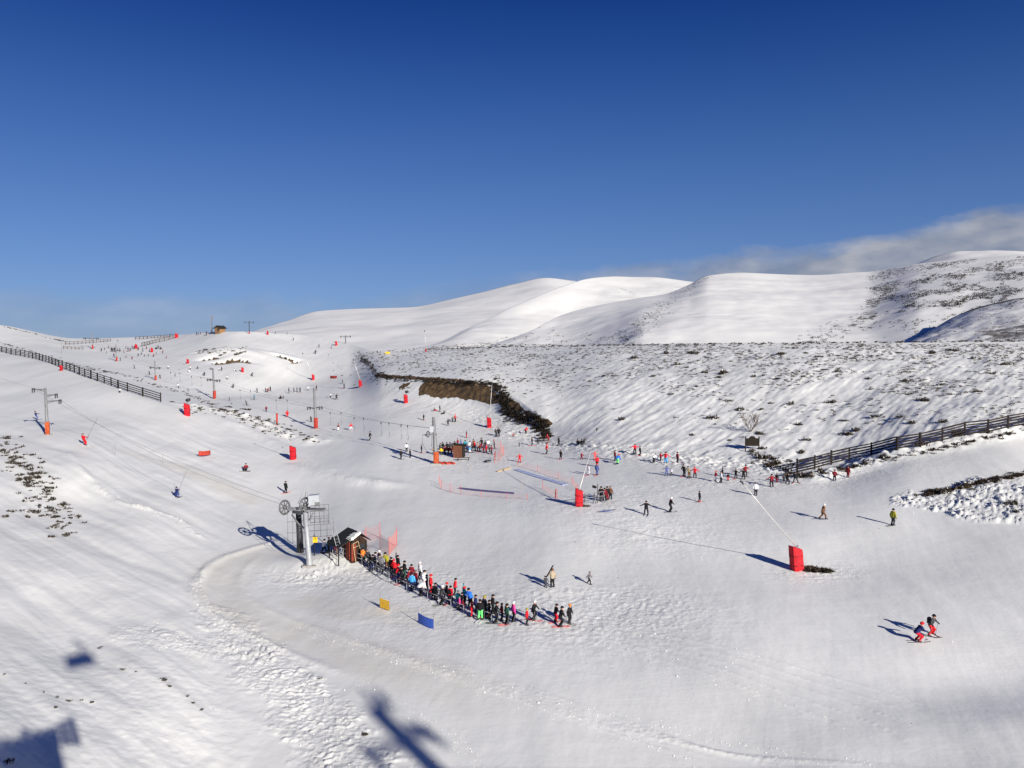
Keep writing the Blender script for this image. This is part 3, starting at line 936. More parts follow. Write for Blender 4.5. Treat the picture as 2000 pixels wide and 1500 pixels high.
# ---------------------------------------------------------------- snow guns
def pad_block(w, d, h, slant=0.18):
    """padded mattress wrapped round a mast: bulging, with a seam down each face and a slanted top"""
    mb = MB()
    rows, seg = 9, 20
    vs, fs = [], []
    for j in range(rows):
        t = j / (rows - 1)
        bul = 1 + 0.05 * math.sin(t * math.pi) - (0.13 if j == 0 else 0) - 0.04 * (abs(t - 0.5) < 0.07)
        for i in range(seg):
            a = 2 * math.pi * i / seg + math.pi / 4
            c, s = math.cos(a), math.sin(a)
            k = 1 / max(abs(c), abs(s)) ** 0.82
            notch = 0.93 if i % 5 == 0 and i % 2 == 0 else 1.0
            x, y = c * k * w / 2 * bul * notch, s * k * d / 2 * bul * notch
            z = h * t
            if t > 0.86: z -= slant * h * 0.5 * (x / (w / 2)) * ((t - 0.86) / 0.14) + 0.0
            vs.append((x, y, z))
    for j in range(rows - 1):
        for i in range(seg):
            fs.append((j * seg + i, j * seg + (i + 1) % seg, (j + 1) * seg + (i + 1) % seg, (j + 1) * seg + i))
    fs.append(tuple(range(seg))[::-1])
    fs.append(tuple((rows - 1) * seg + i for i in range(seg)))
    mb.add(vs, fs, False)
    return mb


def snow_gun(px, py, hpx, label, tip=None, tip_dy=0.0, fan=False, lean=-0.04, wide=0.44, group='red padded snow guns'):
    p = place(px, py)
    s = p.y / F
    h = hpx * s
    root = empty('snow_gun', p)
    b = pad_block(h * wide, h * wide * 0.85, h).build('pad', M['red_pad'], root)
    b.rotation_euler = (0, lean, rng.uniform(-.25, .25))
    b.location = (0, 0, -0.12)
    st = MB()
    for z in (0.28, 0.68):
        st.ring((0, 0, h * z), (0, 0, 1), h * wide * 0.60, 0.02, 16, 4)
    q = st.build('strap', M['black_rubber'], b)
    top = Vector((h * -lean * -1.0, 0, h * 0.9))
    MB().tube([(0, 0, -0.5), (0, 0, h * 0.85), (0.0, 0, h * 1.02)], 0.09, 8).build('mast', M['steel'], root)
    if tip:
        T = at(tip[0], tip[1], p.y + tip_dy) - p
        d = (T - Vector((0, 0, h * 0.9)))
        k = 0.02 + 0.00012 * p.y
        MB().tube([Vector((0, 0, h * 0.9)), Vector((0, 0, h * 0.9)) + d * 0.5 + Vector((0, 0, -0.05)), T], [k * 1.7, k * 1.3, k], 8).build('lance', M['lance'], root)
        nz = MB()
        dn = d.normalized()
        nz.tube([T - dn * 0.35, T + dn * 0.12], [k * 2.2, k * 3.0], 8)
        nz.tube([T + Vector((-.16, 0, .02)), T + Vector((.16, 0, -.02))], k * 1.6, 6)
        nz.build('nozzle', M['dark_metal'], root)
    if fan:
        c = Vector((0.15, -0.1, h * 1.28))
        f = MB()
        f.tube([c + Vector((-.32, .1, -.05)), c + Vector((.05, 0, 0)), c + Vector((.42, -.12, .12))], [0.26, 0.34, 0.30], 12)
        f.build('fan_drum', M['dark_metal'], root)
        MB().tube([(0, 0, h * 0.9), c], 0.08, 6).build('bracket', M['steel'], root)
    tag(root, label, 'snow gun', group)
    return root


snow_gun(1557, 1113, 48, 'largest red snow gun, long pale lance leaning up left, on bare earth', tip=(1448, 941), tip_dy=-3, lean=-0.10)
snow_gun(1131, 988, 34, 'red snow gun with pale lance leaning right beside the ski rack', tip=(1166, 838), tip_dy=9, lean=0.0)
snow_gun(956, 835, 20, 'slim red snow gun with upright lance below the earth cut', tip=(961, 748), lean=-0.05, wide=0.4)
snow_gun(793, 787, 17, 'red snow gun topped by a dark fan above the second lift station', fan=True)
snow_gun(704, 755, 13, 'red snow gun with thin lance near the left nose of the heather bank', tip=(690, 702))
snow_gun(612, 742, 11, 'small red snow gun with thin lance in the mid piste', tip=(591, 690))
snow_gun(573, 897, 26, 'red snow gun with thin lance pointing at the orange marker tube', tip=(541, 827), lean=-0.05)
snow_gun(366, 812, 24, 'red snow gun with dark fan just past the end of the wooden fence', fan=True)
snow_gun(474, 727, 10, 'small red snow gun below the brown earth scars', fan=False)
snow_gun(367, 710, 9, 'small red snow gun left of the brown earth scars')
snow_gun(120, 724, 11, 'small red snow gun tucked against the left wooden fence')
snow_gun(657, 675, 9, 'small red snow gun beside the bright snow road under the far hill')
snow_gun(523, 654, 8, 'thin red snow gun on the rise right of the dark T-shaped pylon', wide=0.35)
snow_gun(297, 688, 9, 'red snow gun by the little snow jump below the brown slatted fence')
snow_gun(266, 681, 9, 'red snow gun at the left foot of the brown slatted fence')
snow_gun(345, 660, 9, 'red snow gun on the skyline where both fences end', wide=0.6)
snow_gun(832, 687, 6, 'tiny red snow gun with tall thin lance on the crest', tip=(829, 646), wide=0.4)

# ---------------------------------------------------------------- drag-lift pylons
CABLE_PTS = {}


def wheel_set(parent, c, axis, R_, n=2, along=(0, 1, 0)):
    al = Vector(along).normalized()
    for i in range(n):
        p = Vector(c) + al * ((i - (n - 1) / 2) * R_ * 2.3)
        w = MB().ring(p, axis, R_ * 0.82, R_ * 0.2, 14, 6).build('sheave_wheel', M['dark_metal'], parent)
        h = MB()
        ax = Vector(axis).normalized()
        s = ax.cross(Vector((0, 0, 1))).normalized(); u = s.cross(ax)
        for k in range(5):
            a = 2 * math.pi * k / 5
            h.bar(p, p + (s * math.cos(a) + u * math.sin(a)) * R_ * 0.8, R_ * 0.14)
        h.tube([p - ax * R_ * 0.25, p + ax * R_ * 0.25], R_ * 0.2, 8)
        h.build('hub', M['steel'], w)


def pylon(px, py, hpx, label, arms, rot=0.0, pad='coral_pad', pad_h=0.27, lean=0.0, col='steel', r0=None, key=None, foot=True, ladder=True, group='drag lift pylons'):
    p = place(px, py)
    s = p.y / F
    h = hpx * s
    r0 = r0 or max(0.14, h * 0.028)
    root = empty('lift_pylon', p, rot)
    tl = Vector((lean * h, 0, h))
    MB().tube([(0, 0, -0.5), (lean * h * 0.3, 0, h * 0.3), tl], [r0 * 1.3, r0 * 1.15, r0 * 0.85], 12).build('column', M[col], root)
    if pad:
        pb = pad_block(r0 * 2.9, r0 * 2.7, h * pad_h, 0.0)
        pb.build('pad', M[pad], root).location = (0, 0, -0.05)
    if foot:
        MB().box((0, 0, -0.06), (r0 * 6, r0 * 5, 0.25), bevel=0.04).build('foundation', M['concrete'], root)
    if ladder:
        ld = MB()
        for k in range(int(h * 0.66 / 0.35)):
            z = h * 0.3 + k * 0.35
            ld.bar((lean * z - r0 * 1.9, 0, z), (lean * z + r0 * 0.4, 0, z), 0.035)
        ld.build('rungs', M['steel'], root)
    ends = []
    for fz, side, ln, nw in arms:
        z = h * fz
        a = Vector((lean * z, 0, z)); b = a + Vector((side * ln, 0, 0.06 * ln))
        am = MB().bar(a, b, 0.17, 0.18)
        am.bar(a + Vector((0, 0, -0.35)), a + (b - a) * 0.72, 0.09, 0.09)
        am.bar(b + Vector((0, -0.55, 0.02)), b + Vector((0, 0.55, 0.02)), 0.14, 0.14)
        am.build('cross_arm', M['wheel'], root)
        if nw:
            wheel_set(root, b + Vector((0, 0, -0.18)), (1, 0.35, 0), 0.38, nw)
        ends.append(root.matrix_basis @ (b + Vector((0, 0, 0.12))))
    bpy.context.view_layer.update()
    if key: CABLE_PTS[key] = [Matrix.Translation(p) @ Matrix.Rotation(rot, 4, 'Z') @ (Vector((lean * h * fz + side * ln, 0, h * fz + 0.06 * ln + 0.12))) for fz, side, ln, nw in arms]
    tag(root, label, 'pylon', group)
    return root


pylon(93, 849, 92, 'grey lift pylon with orange padded foot on the left slope', [(0.96, -1, 1.7, 2), (0.84, 1, 1.5, 2), (0.71, 1, 2.0, 2)], rot=R(12), pad='orange_pad', pad_h=0.28, lean=-0.02, key='A')
pylon(617, 837, 80, 'grey lift pylon with double arms at mid height, centre of the slope', [(0.50, -1, 1.7, 2), (0.52, 1, 1.6, 2)], rot=R(-25), lean=-0.04, key='B1')
pylon(419, 779, 60, 'grey lift pylon above the scrubby rib, second up from the centre one', [(0.62, -1, 1.9, 2), (0.60, 1, 1.9, 2), (0.97, -1, 1.0, 0)], rot=R(-30), lean=-0.05, key='B2')
pylon(304, 743, 38, 'grey lift pylon with short red foot near the grey slope edge', [(0.66, -1, 2.0, 1), (0.64, 1, 2.0, 1)], rot=R(-30), lean=-0.05, key='B3')
pylon(228, 706, 33, 'thin lift pylon among the crowd of beginners at upper left', [(0.66, -1, 2.0, 1), (0.64, 1, 2.0, 1)], rot=R(-30), lean=-0.05, key='B4')
pylon(181, 682, 31, 'lift pylon with wide arms breaking the left skyline', [(0.66, -1, 4.0, 2), (0.66, 1, 2.6, 2)], rot=R(-20), key='B5')
pylon(487, 652, 25, 'dark T-shaped lift tower with red foot on the skyline', [(0.9, -1, 1.8, 2), (0.9, 1, 1.8, 2)], col='dark_metal', pad='red_pad', pad_h=0.16)
pylon(675, 670, 15, 'top of a dark T-shaped lift tower in front of the far hill', [(0.85, -1, 2.0, 2), (0.85, 1, 2.0, 2)], col='dark_metal', pad=None)

# haul ropes
def cable(a, b, sag, label, r=0.016, name='haul_rope'):
    n = 14
    pts = [a + (b - a) * (i / n) - Vector((0, 0, 4 * sag * (i / n) * (1 - i / n))) for i in range(n + 1)]
    o = MB().tube([p - a for p in pts], r, 5).build(name, M['steel'], None, a)
    tag(o, label, 'cable', 'lift haul ropes')
    return pts
# ---------------------------------------------------------------- drive station of the near drag lift
ST = place(604, 1104)
ss = ST.y / F                                      # metres per photograph pixel here
root = empty('drive_station', ST)


def L(px, py, dy=0.0):
    """local point seen at a pixel, dy metres behind the front pillar"""
    return at(px, py, ST.y + dy) - ST


def g_(x, y):
    return ground_z(ST.x + x, ST.y + y) - ST.z


f_top = L(596, 999, 0.3)
MB().tube([(0.02, -0.1, -0.5), (0.03, -0.05, 0.25), (-0.02, 0.02, 0.9), (-0.10, 0.05, 1.7), f_top], [0.42, 0.36, 0.29, 0.27, 0.25], 14).build('front_pillar', M['steel_light'], root)
rb_ = place(587, 1079) - ST
b_top = at(583, 1003, ST.y + rb_.y) - ST
MB().tube([rb_ - Vector((0, 0, 0.5)), rb_.lerp(b_top, 0.4), b_top], [0.42, 0.36, 0.32], 12).build('rear_pillar', M['dark_metal'], root)  # grey like the front pillar; its shade is painted in as darker metal
top = MB()
top.bar(f_top, b_top, 0.34, 0.4)
wl_c, wr_c = L(556, 991, 1.2), L(596, 986, 0.6)
top.bar(wl_c + Vector((0.3, 0.1, -0.25)), wr_c + Vector((0.2, 0, -0.3)), 0.3, 0.3)
top.bar(L(572, 1000, 2.0), L(600, 1001, 0.4), 0.22, 0.3)
top.build('head_beam', M['steel'], root)
br = MB()
br.tube([L(570, 1005, 1.6), L(582, 1022, 1.2), L(597, 1034, 0.5)], 0.09, 8)
br.tube([L(612, 1002, 0.5), L(604, 1016, 0.4)], 0.09, 8)
br.build('brace', M['steel'], root)
for c, nm in ((wl_c, 0), (wr_c, 1)):
    ax = Vector((0.86, -0.5, 0.06))
    w = MB().ring(c, ax, 0.72, 0.11, 28, 6).build('bullwheel', M['wheel'], root)
    sp_ = MB()
    axn = ax.normalized(); s_ = axn.cross(Vector((0, 0, 1))).normalized(); u_2 = s_.cross(axn)
    for k in range(8):
        a = 2 * math.pi * k / 8
        sp_.bar(c, c + (s_ * math.cos(a) + u_2 * math.sin(a)) * 0.72, 0.085)
    sp_.tube([c - axn * 0.15, c + axn * 0.15], 0.2, 10)
    sp_.build('spokes', M['wheel'], w)
deck_c = (L(598, 996, 0.4) + L(633, 995, 0.4)) / 2
MB().box(deck_c, (2.0, 1.3, 0.16)).build('deck', M['steel'], root)
cb = MB().box(L(614.5, 977, 0.4), (1.12, 0.95, 1.2), rot=Matrix.Rotation(R(-6), 3, 'Y'), bevel=0.05).build('motor_cabinet', M['cabinet'], root)
MB().box(L(620, 985, -0.12), (0.5, 0.05, 0.45)).build('hatch', M['steel'], root)
mt = MB()
mt.tube([L(600, 941, 0.5), L(582, 984, 0.5)], 0.035, 6)
mt.tube([L(600, 941, 0.5), L(596, 972, 0.5)], 0.035, 6)
mt.tube([L(600, 941, 0.5), L(601, 990, 1.2)], 0.03, 6)
mt.build('mast_tripod', M['steel_light'], root)
rl = MB()
for z0, z1, x0, x1 in ((985, 1018, 606, 642), (1011, 1046, 602, 651)):
    for k in range(4):
        f = k / 3
        y_ = z0 + (z1 - z0) * f
        rl.tube([L(x0, y_ + 3, 0.9), L(x1, y_, 0.9)], 0.026, 5)
        rl.tube([L(x0, y_ + 3, -0.3), L(x0 + (x1 - x0) * .6, y_ + 1, -0.3)], 0.02, 5) if k < 2 else None
    for k in range(5):
        x_ = x0 + (x1 - x0) * k / 4
        rl.tube([L(x_, z0, 0.9), L(x_, z1 + 4, 0.9)], 0.026, 5)
for k in range(5):
    x_ = 562 + k * 10
    rl.tube([L(x_, 1000, 1.5), L(x_, 1062, 1.5)], 0.02, 5)
rl.tube([L(560, 1020, 1.5), L(604, 1016, 1.5)], 0.02, 5)
rl.tube([L(560, 1041, 1.5), L(604, 1040, 1.5)], 0.02, 5)
rl.build('safety_cage', M['wheel'], root)
ld = MB()
la, lb = L(650, 1011, -0.2), L(671, 1088, -0.8)
off = Vector((0.42, 0.1, 0.02))
ld.tube([la, lb], 0.035, 6); ld.tube([la - off, lb - off], 0.035, 6)
for k in range(13):
    q = la + (lb - la) * (k / 13)
    ld.tube([q, q - off], 0.02, 5)
ld.build('ladder', M['steel_light'], root)
MB().box((0.1, 0.1, -0.1), (1.5, 1.3, 0.35), bevel=0.06).build('foundation', M['concrete'], root)
tag(root, 'grey steel lift drive station with two spoked bullwheels and a motor cabinet', 'lift station')
W_L, W_R = ST + wl_c, ST + wr_c

# yellow notice board on its dark post
p = place(614, 1085)
r2 = empty('notice_board', p)
MB().tube([(0, 0, -0.3), (0, 0, 2.3)], 0.06, 6).build('post', M['wood_dark'], r2)
MB().box((0.12, -0.06, 1.75), (0.5, 0.05, 0.6)).build('panel', M['yellow'], r2)
MB().tube([(0, 0, 2.1), (0.5, 0, 1.9), (0.9, 0, 1.55)], 0.035, 6).build('arm', M['wood_dark'], r2)
tag(r2, 'small yellow notice board on a dark post under the drive station', 'sign')

# haul ropes of the left lift (station wheels up to the left pylon and beyond)
if 'A' in CABLE_PTS:
    A = CABLE_PTS['A']
    cable(W_L + Vector((0, 0, 0.7)), A[0], 1.1, 'upper haul rope from the drive station bullwheel to the left pylon')
    cable(W_R + Vector((0, 0, -0.7)), A[2], 1.6, 'lower haul rope from the drive station to the left pylon')
    far = Vector((A[0].x - 70, A[0].y + 38, A[0].z + 16))
    cable(A[0], far, 0.8, 'haul rope leaving the left pylon uphill towards the picture edge')

# ---------------------------------------------------------------- lift hut beside the near station
HB = place(692, 1087)
hut = empty('lift_hut', HB, R(36))
hw, hl, hz = 1.9, 2.4, 1.85
n_pl = 7
for k in range(n_pl):          # gable wall facing the viewer: upright boards
    x0 = -hw / 2 + k * hw / n_pl; x1 = x0 + hw / n_pl - 0.015
    zt = lambda x: hz + 0.85 * (1 - abs(x) / (hw / 2))
    MB().add([(x0, -hl / 2, -0.4), (x1, -hl / 2, -0.4), (x1, -hl / 2, zt(x1)), (x0, -hl / 2, zt(x0)),
              (x0, -hl / 2 + 0.06, -0.4), (x1, -hl / 2 + 0.06, -0.4), (x1, -hl / 2 + 0.06, zt(x1)), (x0, -hl / 2 + 0.06, zt(x0))],
             [(0, 1, 2, 3), (7, 6, 5, 4), (0, 4, 5, 1), (1, 5, 6, 2), (2, 6, 7, 3), (3, 7, 4, 0)]).build('wall_board', M['wood_hut'] if k % 3 else M['wood_dark'], hut)
MB().box((-hw / 2 + 0.04, 0.03, hz / 2 - 0.2), (0.08, hl - 0.08, hz + 0.4)).build('side_wall', M['wood_hut'], hut)
MB().box((hw / 2 - 0.04, 0.03, hz / 2 - 0.2), (0.08, hl - 0.08, hz + 0.4)).build('side_wall', M['wood_dark'], hut)
MB().box((0, hl / 2 - 0.04, hz / 2 + 0.2), (hw - 0.18, 0.08, hz + 0.9)).build('back_wall', M['wood_dark'], hut)
MB().box((-hw / 2 - 0.03, -hl * 0.22, 0.95), (0.07, 0.85, 1.9)).build('door', M['door_orange'], hut)
MB().box((-hw * 0.34, -hl / 2 - 0.03, 0.8), (0.5, 0.06, 1.75)).build('door', M['door_orange'], hut)
MB().box((0.35, -hl / 2 - 0.02, 1.35), (0.55, 0.05, 0.5)).build('window', M['glass_dark'], hut)
rf = MB()
for s_ in (-1, 1):
    a0, a1 = Vector((0, 0, hz + 1.0)), Vector((s_ * (hw / 2 + (1.55 if s_ < 0 else 0.32)), 0, hz + 1.0 - (1.30 if s_ < 0 else 0.98)))
    o_ = Vector((0, hl / 2 + 0.35, 0)); t_ = Vector((0, 0, 0.09))
    vs_ = [a0 - o_, a1 - o_, a1 + o_, a0 + o_]
    vs_ += [v + t_ for v in vs_]
    rf.add(vs_, [(3, 2, 1, 0), (4, 5, 6, 7), (0, 1, 5, 4), (1, 2, 6, 5), (2, 3, 7, 6), (3, 0, 4, 7)])
roof = rf.build('roof', M['roof_dark'], hut)
sn = MB()
for k in range(7):
    sn.box((-0.45 - 0.11 * k + 0.05 * (k % 2), -hl / 2 - 0.12 + 0.05 * k, hz + 0.93 - 0.092 * k), (0.34, 0.8 + 0.16 * (k % 3), 0.2), bevel=0.07)
sn.box((-0.35, -hl / 2 - 0.1, hz + 0.82), (1.0, 0.6, 0.24), rot=Matrix.Rotation(R(-32), 3, 'Y'), bevel=0.09)
sn.build('snow_patch', M['snow_lump'], roof)
for y_ in (-hl / 2, hl / 2):
    MB().bar((-hw / 2 - 1.4, y_, -0.4), (-hw / 2 - 1.4, y_, hz - 0.14), 0.1).build('canopy_post', M['wood_dark'], hut)
fr = MB()
fr.bar((-0.55, -hl / 2 - 0.35, -0.2), (-0.75, -hl / 2 - 0.12, 1.75), 0.06); fr.bar((-0.75, -hl / 2 - 0.12, 1.75), (-0.15, -hl / 2 - 0.12, 1.95), 0.06)
fr.bar((-0.15, -hl / 2 - 0.12, 1.95), (0.25, -hl / 2 - 0.3, 0.1), 0.05); fr.bar((-0.7, -hl / 2 - 0.18, 1.35), (-0.1, -hl / 2 - 0.15, 1.5), 0.05)
fr.build('timber_frame', M['wood_pale'], hut)
tag(hut, 'small dark brown lift hut with snow on its black roof by the near station', 'hut')

# ---------------------------------------------------------------- railings of the queue lane
def railing(pts, n, h, label, mat='steel_light', nr=2, r=0.022, cat='railing', name='queue_railing'):
    w = np.linspace(0, 1, n)
    P = []
    base = [place(*p) for p in pts]
    cum = [0]
    for a, b in zip(base, base[1:]): cum.append(cum[-1] + (b - a).length)
    for t in w * cum[-1]:
        i = max(0, min(len(base) - 2, int(np.searchsorted(cum, t)) - 1))
        q = base[i].lerp(base[i + 1], (t - cum[i]) / max(1e-6, cum[i + 1] - cum[i]))
        P.append(Vector((q.x, q.y, ground_z(q.x, q.y))))
    root = empty(name, P[0])
    for q in P:
        MB().tube([q - P[0] - Vector((0, 0, .25)), q - P[0] + Vector((0, 0, h))], r, 6).build('post', M[mat], root)
    for i in range(n - 1):
        for k in range(nr):
            z = Vector((0, 0, h * (1 - k * 0.45)))
            MB().tube([P[i] - P[0] + z, P[i + 1] - P[0] + z], r * 0.9, 6).build('rail', M[mat], root)
    tag(root, label, cat)
    return root


railing([(650, 1086), (690, 1096), (712, 1106), (735, 1122), (760, 1139)], 9, 1.05, 'grey metal queue railing on the viewer side by the hut', r=0.03)
railing([(715, 1084), (745, 1096), (775, 1112)], 5, 1.0, 'far metal queue railing between hut and waiting skiers', r=0.028)
railing([(775, 1145), (800, 1156), (850, 1178), (905, 1198), (960, 1215)], 9, 0.75, 'low metal guide rail along the front of the near queue', nr=1, r=0.026)

# ---------------------------------------------------------------- orange safety nets
def net(pts, h, label, nv=None, mesh=0.28, poles=True, thr=0.007, pole_h=1.15, name='safety_net'):
    base = [place(*p) for p in pts]
    root = empty(name, base[0])
    o = base[0]
    th = MB()
    for a, b in zip(base, base[1:]):
        ln = (b - a).length
        k = max(2, int(ln / mesh))
        prev = None
        col = []
        for i in range(k + 1):
            q = a.lerp(b, i / k)
            gz = ground_z(q.x, q.y)
            sagf = 1 - 0.10 * math.sin(math.pi * i / k)
            col.append(Vector((q.x, q.y, gz)) - o)
        rows = max(3, int(h / mesh))
        for i in range(k + 1):
            th.bar(col[i] + Vector((0, 0, 0.05)), col[i] + Vector((0, 0, h * (1 - 0.1 * math.sin(math.pi * i / k)))), thr)
            if i < k:
                for j in range(rows + 1):
                    za = 0.05 + (h * (1 - 0.1 * math.sin(math.pi * i / k)) - 0.05) * j / rows
                    zb = 0.05 + (h * (1 - 0.1 * math.sin(math.pi * (i + 1) / k)) - 0.05) * j / rows
                    th.bar(col[i] + Vector((0, 0, za)), col[i + 1] + Vector((0, 0, zb)), thr)
    th.build('mesh', M['net_orange'], root)
    if poles:
        for q in base:
            MB().tube([q - o - Vector((0, 0, .3)), q - o + Vector((0, 0, h * pole_h))], 0.028, 6).build('pole', M['net_pole'], root)
    tag(root, label, 'net')
    return root


net([(700, 1072), (715, 1058), (742, 1050)], 1.6, 'orange safety net strung behind the near lift hut', mesh=0.2)
net([(742, 1074), (760, 1085), (775, 1066)], 1.9, 'orange safety net with tall red poles right of the near lift hut', mesh=0.15, thr=0.009)
net([(966, 905), (975, 900), (984, 890), (978, 880), (966, 876)], 1.6, 'orange net bowed round the end of the second lift queue', mesh=0.3, thr=0.005)
net([(858, 945), (862, 955), (880, 962), (900, 966)], 1.2, 'faint orange net at the left corner of the beginners pen', mesh=0.35, thr=0.006)
net([(900, 966), (940, 970), (990, 974), (1030, 976)], 0.7, 'low faint orange net along the front of the beginners pen', mesh=0.4, thr=0.006)
net([(1010, 910), (1050, 921), (1090, 935), (1118, 945), (1128, 960)], 0.9, 'faint pink net along the back of the beginners pen', mesh=0.4, thr=0.007)
net([(1060, 955), (1088, 974)], 0.8, 'short net ending at a red pole left of the tall-lance snow gun', mesh=0.35, thr=0.006, pole_h=1.7)

# ---------------------------------------------------------------- banners and panels
def sheet(parent, name, mat, a, b, z0, z1, th=0.05, bow=0.0, n=6):
    mb = MB()
    side = (Vector(b) - Vector(a)).cross(Vector((0, 0, 1))).normalized() * th / 2
    vs_ = []
    for i in range(n + 1):
        q = Vector(a).lerp(Vector(b), i / n) + side * 2 * bow / th * math.sin(math.pi * i / n) * 1.0
        for s_ in (-1, 1):
            for z in (z0, z1):
                vs_.append(q + side * s_ + Vector((0, 0, z - 0.04 * math.sin(math.pi * i / n))))
    fs_ = []
    for i in range(n):
        k, j = i * 4, (i + 1) * 4
        fs_ += [(k, j, j + 1, k + 1), (k + 3, j + 3, j + 2, k + 2), (k + 1, j + 1, j + 3, k + 3), (k, k + 2, j + 2, j)]
    fs_ += [(0, 1, 3, 2), (n * 4, n * 4 + 2, n * 4 + 3, n * 4 + 1)]
    return mb.add(vs_, fs_).build(name, mat, parent)


def banner(pa, pb, h, mat, label, z0=0.1, slats=0, bow=0.06, poles=0.35, th=0.05):
    a, b = place(*pa), place(*pb)
    r_ = empty('banner', a)
    d = b - a
    if slats:
        for k in range(slats):
            sheet(r_, 'slat', M[mat], d * (k / slats + 0.02), d * ((k + 0.86) / slats), z0, z0 + h, th, 0.0, 2)
        for z in (z0 + 0.12, z0 + h - 0.12):
            MB().bar(Vector((0, 0.06, z)), d + Vector((0, 0.06, z)), 0.05).build('crossbar', M['wood_pale'], r_)
    else:
        sheet(r_, 'panel', M[mat], Vector((0, 0, 0)), d, z0, z0 + h, th, bow)
    for q in (Vector((0, 0, 0)), d):
        MB().tube([q - Vector((0, 0, 0.3)), q + Vector((0, 0, z0 + h + poles))], 0.018, 6).build('pole', M['steel'], r_)
    tag(r_, label, 'banner')
    return r_


banner((742, 1187), (760.5, 1194), 0.82, 'yellow', 'yellow panel of four upright slats planted in the snow', slats=4, poles=0.5)
banner((817, 1216), (847, 1230), 0.78, 'banner_blue', 'plain blue banner planted in the snow beside the near queue', bow=0.1, poles=0.5)
banner((388, 892), (411, 890), 0.72, 'coral_pad', 'red mesh banner sagging between poles on the left slope', bow=0.25, z0=0.2)
banner((645, 739), (658, 739), 0.8, 'coral_pad', 'small red mesh banner in the mid piste right of a snow gun', bow=0.2, z0=0.1)
banner((897, 955), (1004, 965), 0.22, 'strip_violet', 'long low violet strip edging the beginners pen', bow=0.0, z0=0.02, poles=0.0, th=0.12)  # thin violet strip standing low on the snow
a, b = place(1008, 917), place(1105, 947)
strip_ = empty('shadow_strip', a)  # thin pale blue slabs stand in for a shadow cast across the snow
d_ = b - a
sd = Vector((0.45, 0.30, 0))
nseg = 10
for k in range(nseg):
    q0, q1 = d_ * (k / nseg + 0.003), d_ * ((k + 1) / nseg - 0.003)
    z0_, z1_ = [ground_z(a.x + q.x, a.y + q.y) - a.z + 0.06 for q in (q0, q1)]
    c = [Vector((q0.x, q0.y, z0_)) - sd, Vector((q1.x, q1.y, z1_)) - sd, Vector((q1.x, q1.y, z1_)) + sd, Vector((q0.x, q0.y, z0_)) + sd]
    MB().add(c + [v - Vector((0, 0, 0.1)) for v in c], [(0, 1, 2, 3), (7, 6, 5, 4), (0, 4, 5, 1), (1, 5, 6, 2), (2, 6, 7, 3), (3, 7, 4, 0)]).build('shadow_panel', M['shadow_pale'], strip_)
tag(strip_, 'long pale blue strip painting a shadow on the snow behind the beginners pen', 'mat')
a, b = place(971, 922), place(997, 915)
o = MB().bar(Vector((0, 0, 0.1)), b - a + Vector((0, 0, 0.14)), 0.22, 0.18).build('timber_beam', M['wood_pale'], None, a)
tag(o, 'pale wooden beam lying on the snow at the tip of the lance shadow', 'beam')
for px, py, h, lab in ((541, 830, 23, 'tall thin orange-red padded marker tube left of the lance tip'), (1085, 973, 18, 'thin red pole standing left of the tall-lance snow gun'), (967, 898, 17, 'orange-red post at the end of the second lift queue'), (121, 692, 44, 'very thin tall mast rising over the left skyline')):
    p = place(px, py); hh = h * p.y / F
    o = MB().tube([(0, 0, -0.3), (0, 0, hh * 0.5), (0.02, 0, hh)], 0.05 if h == 44 else (0.2 if h == 23 else 0.07), 8).build('marker_pole' if h != 44 else 'mast', M['steel'] if h == 44 else M['coral_pad'], None, p)
    tag(o, lab, 'pole')
POLES = []
for k, (px, py, h) in enumerate(((225, 888, 22), (318, 905, 18), (900, 925, 17), (918, 925, 16), (948, 940, 14), (1019, 955, 16))):
    p = place(px, py); hh = h * p.y / F
    o = MB().tube([(0, 0, -0.3), (0.03, 0, hh)], 0.022, 6).build('bamboo_pole', M['wood_pale'] if k > 1 else M['steel'], None, p)
    POLES.append((o, ('thin grey piste pole standing on the left slope' if k < 2 else 'slender pole stuck in the snow inside the beginners pen'), px))
    tag(o, None, 'pole', 'piste poles on the left slope' if k < 2 else 'poles in the beginners pen')

# ---------------------------------------------------------------- wooden sign board
p = place(1469, 879)
s = p.y / F
sg = empty('sign_board', p, R(4))
w_, h_ = 27 * s, 27 * s
for x in (-w_ / 2, w_ / 2):
    MB().bar((x, 0, -0.4), (x, 0, h_), 0.14).build('post', M['wood_dark'], sg)
poly = [(-w_ / 2 + .07, h_ * .30), (w_ / 2 - .07, h_ * .30), (w_ / 2 - .07, h_ * .86), (w_ * .26, h_ * .86), (w_ * .18, h_ * .97), (w_ * .08, h_ * 1.02), (-w_ * .08, h_ * 1.02), (-w_ * .18, h_ * .97), (-w_ * .26, h_ * .86), (-w_ / 2 + .07, h_ * .86)]
bd = MB().prism(poly, 0.1).build('board', M['heather_black'], sg)
for k in range(4):
    MB().box((0.02 * (k - 1.5), -0.055, h_ * (0.40 + 0.12 * k)), (w_ * (0.74 - 0.06 * k), 0.012, 0.035)).build('carved_line', M['wood_hut'], bd)
tag(sg, 'dark wooden sign board with an arched top on two posts below the bare tree', 'sign')

# ---------------------------------------------------------------- bare tree on the bank
p = place(1466, 843)
tr_ = empty('bare_tree', p)
TH = 50 * p.y / F
rt = random.Random(4)
limbs, twigs = [MB(), MB()]


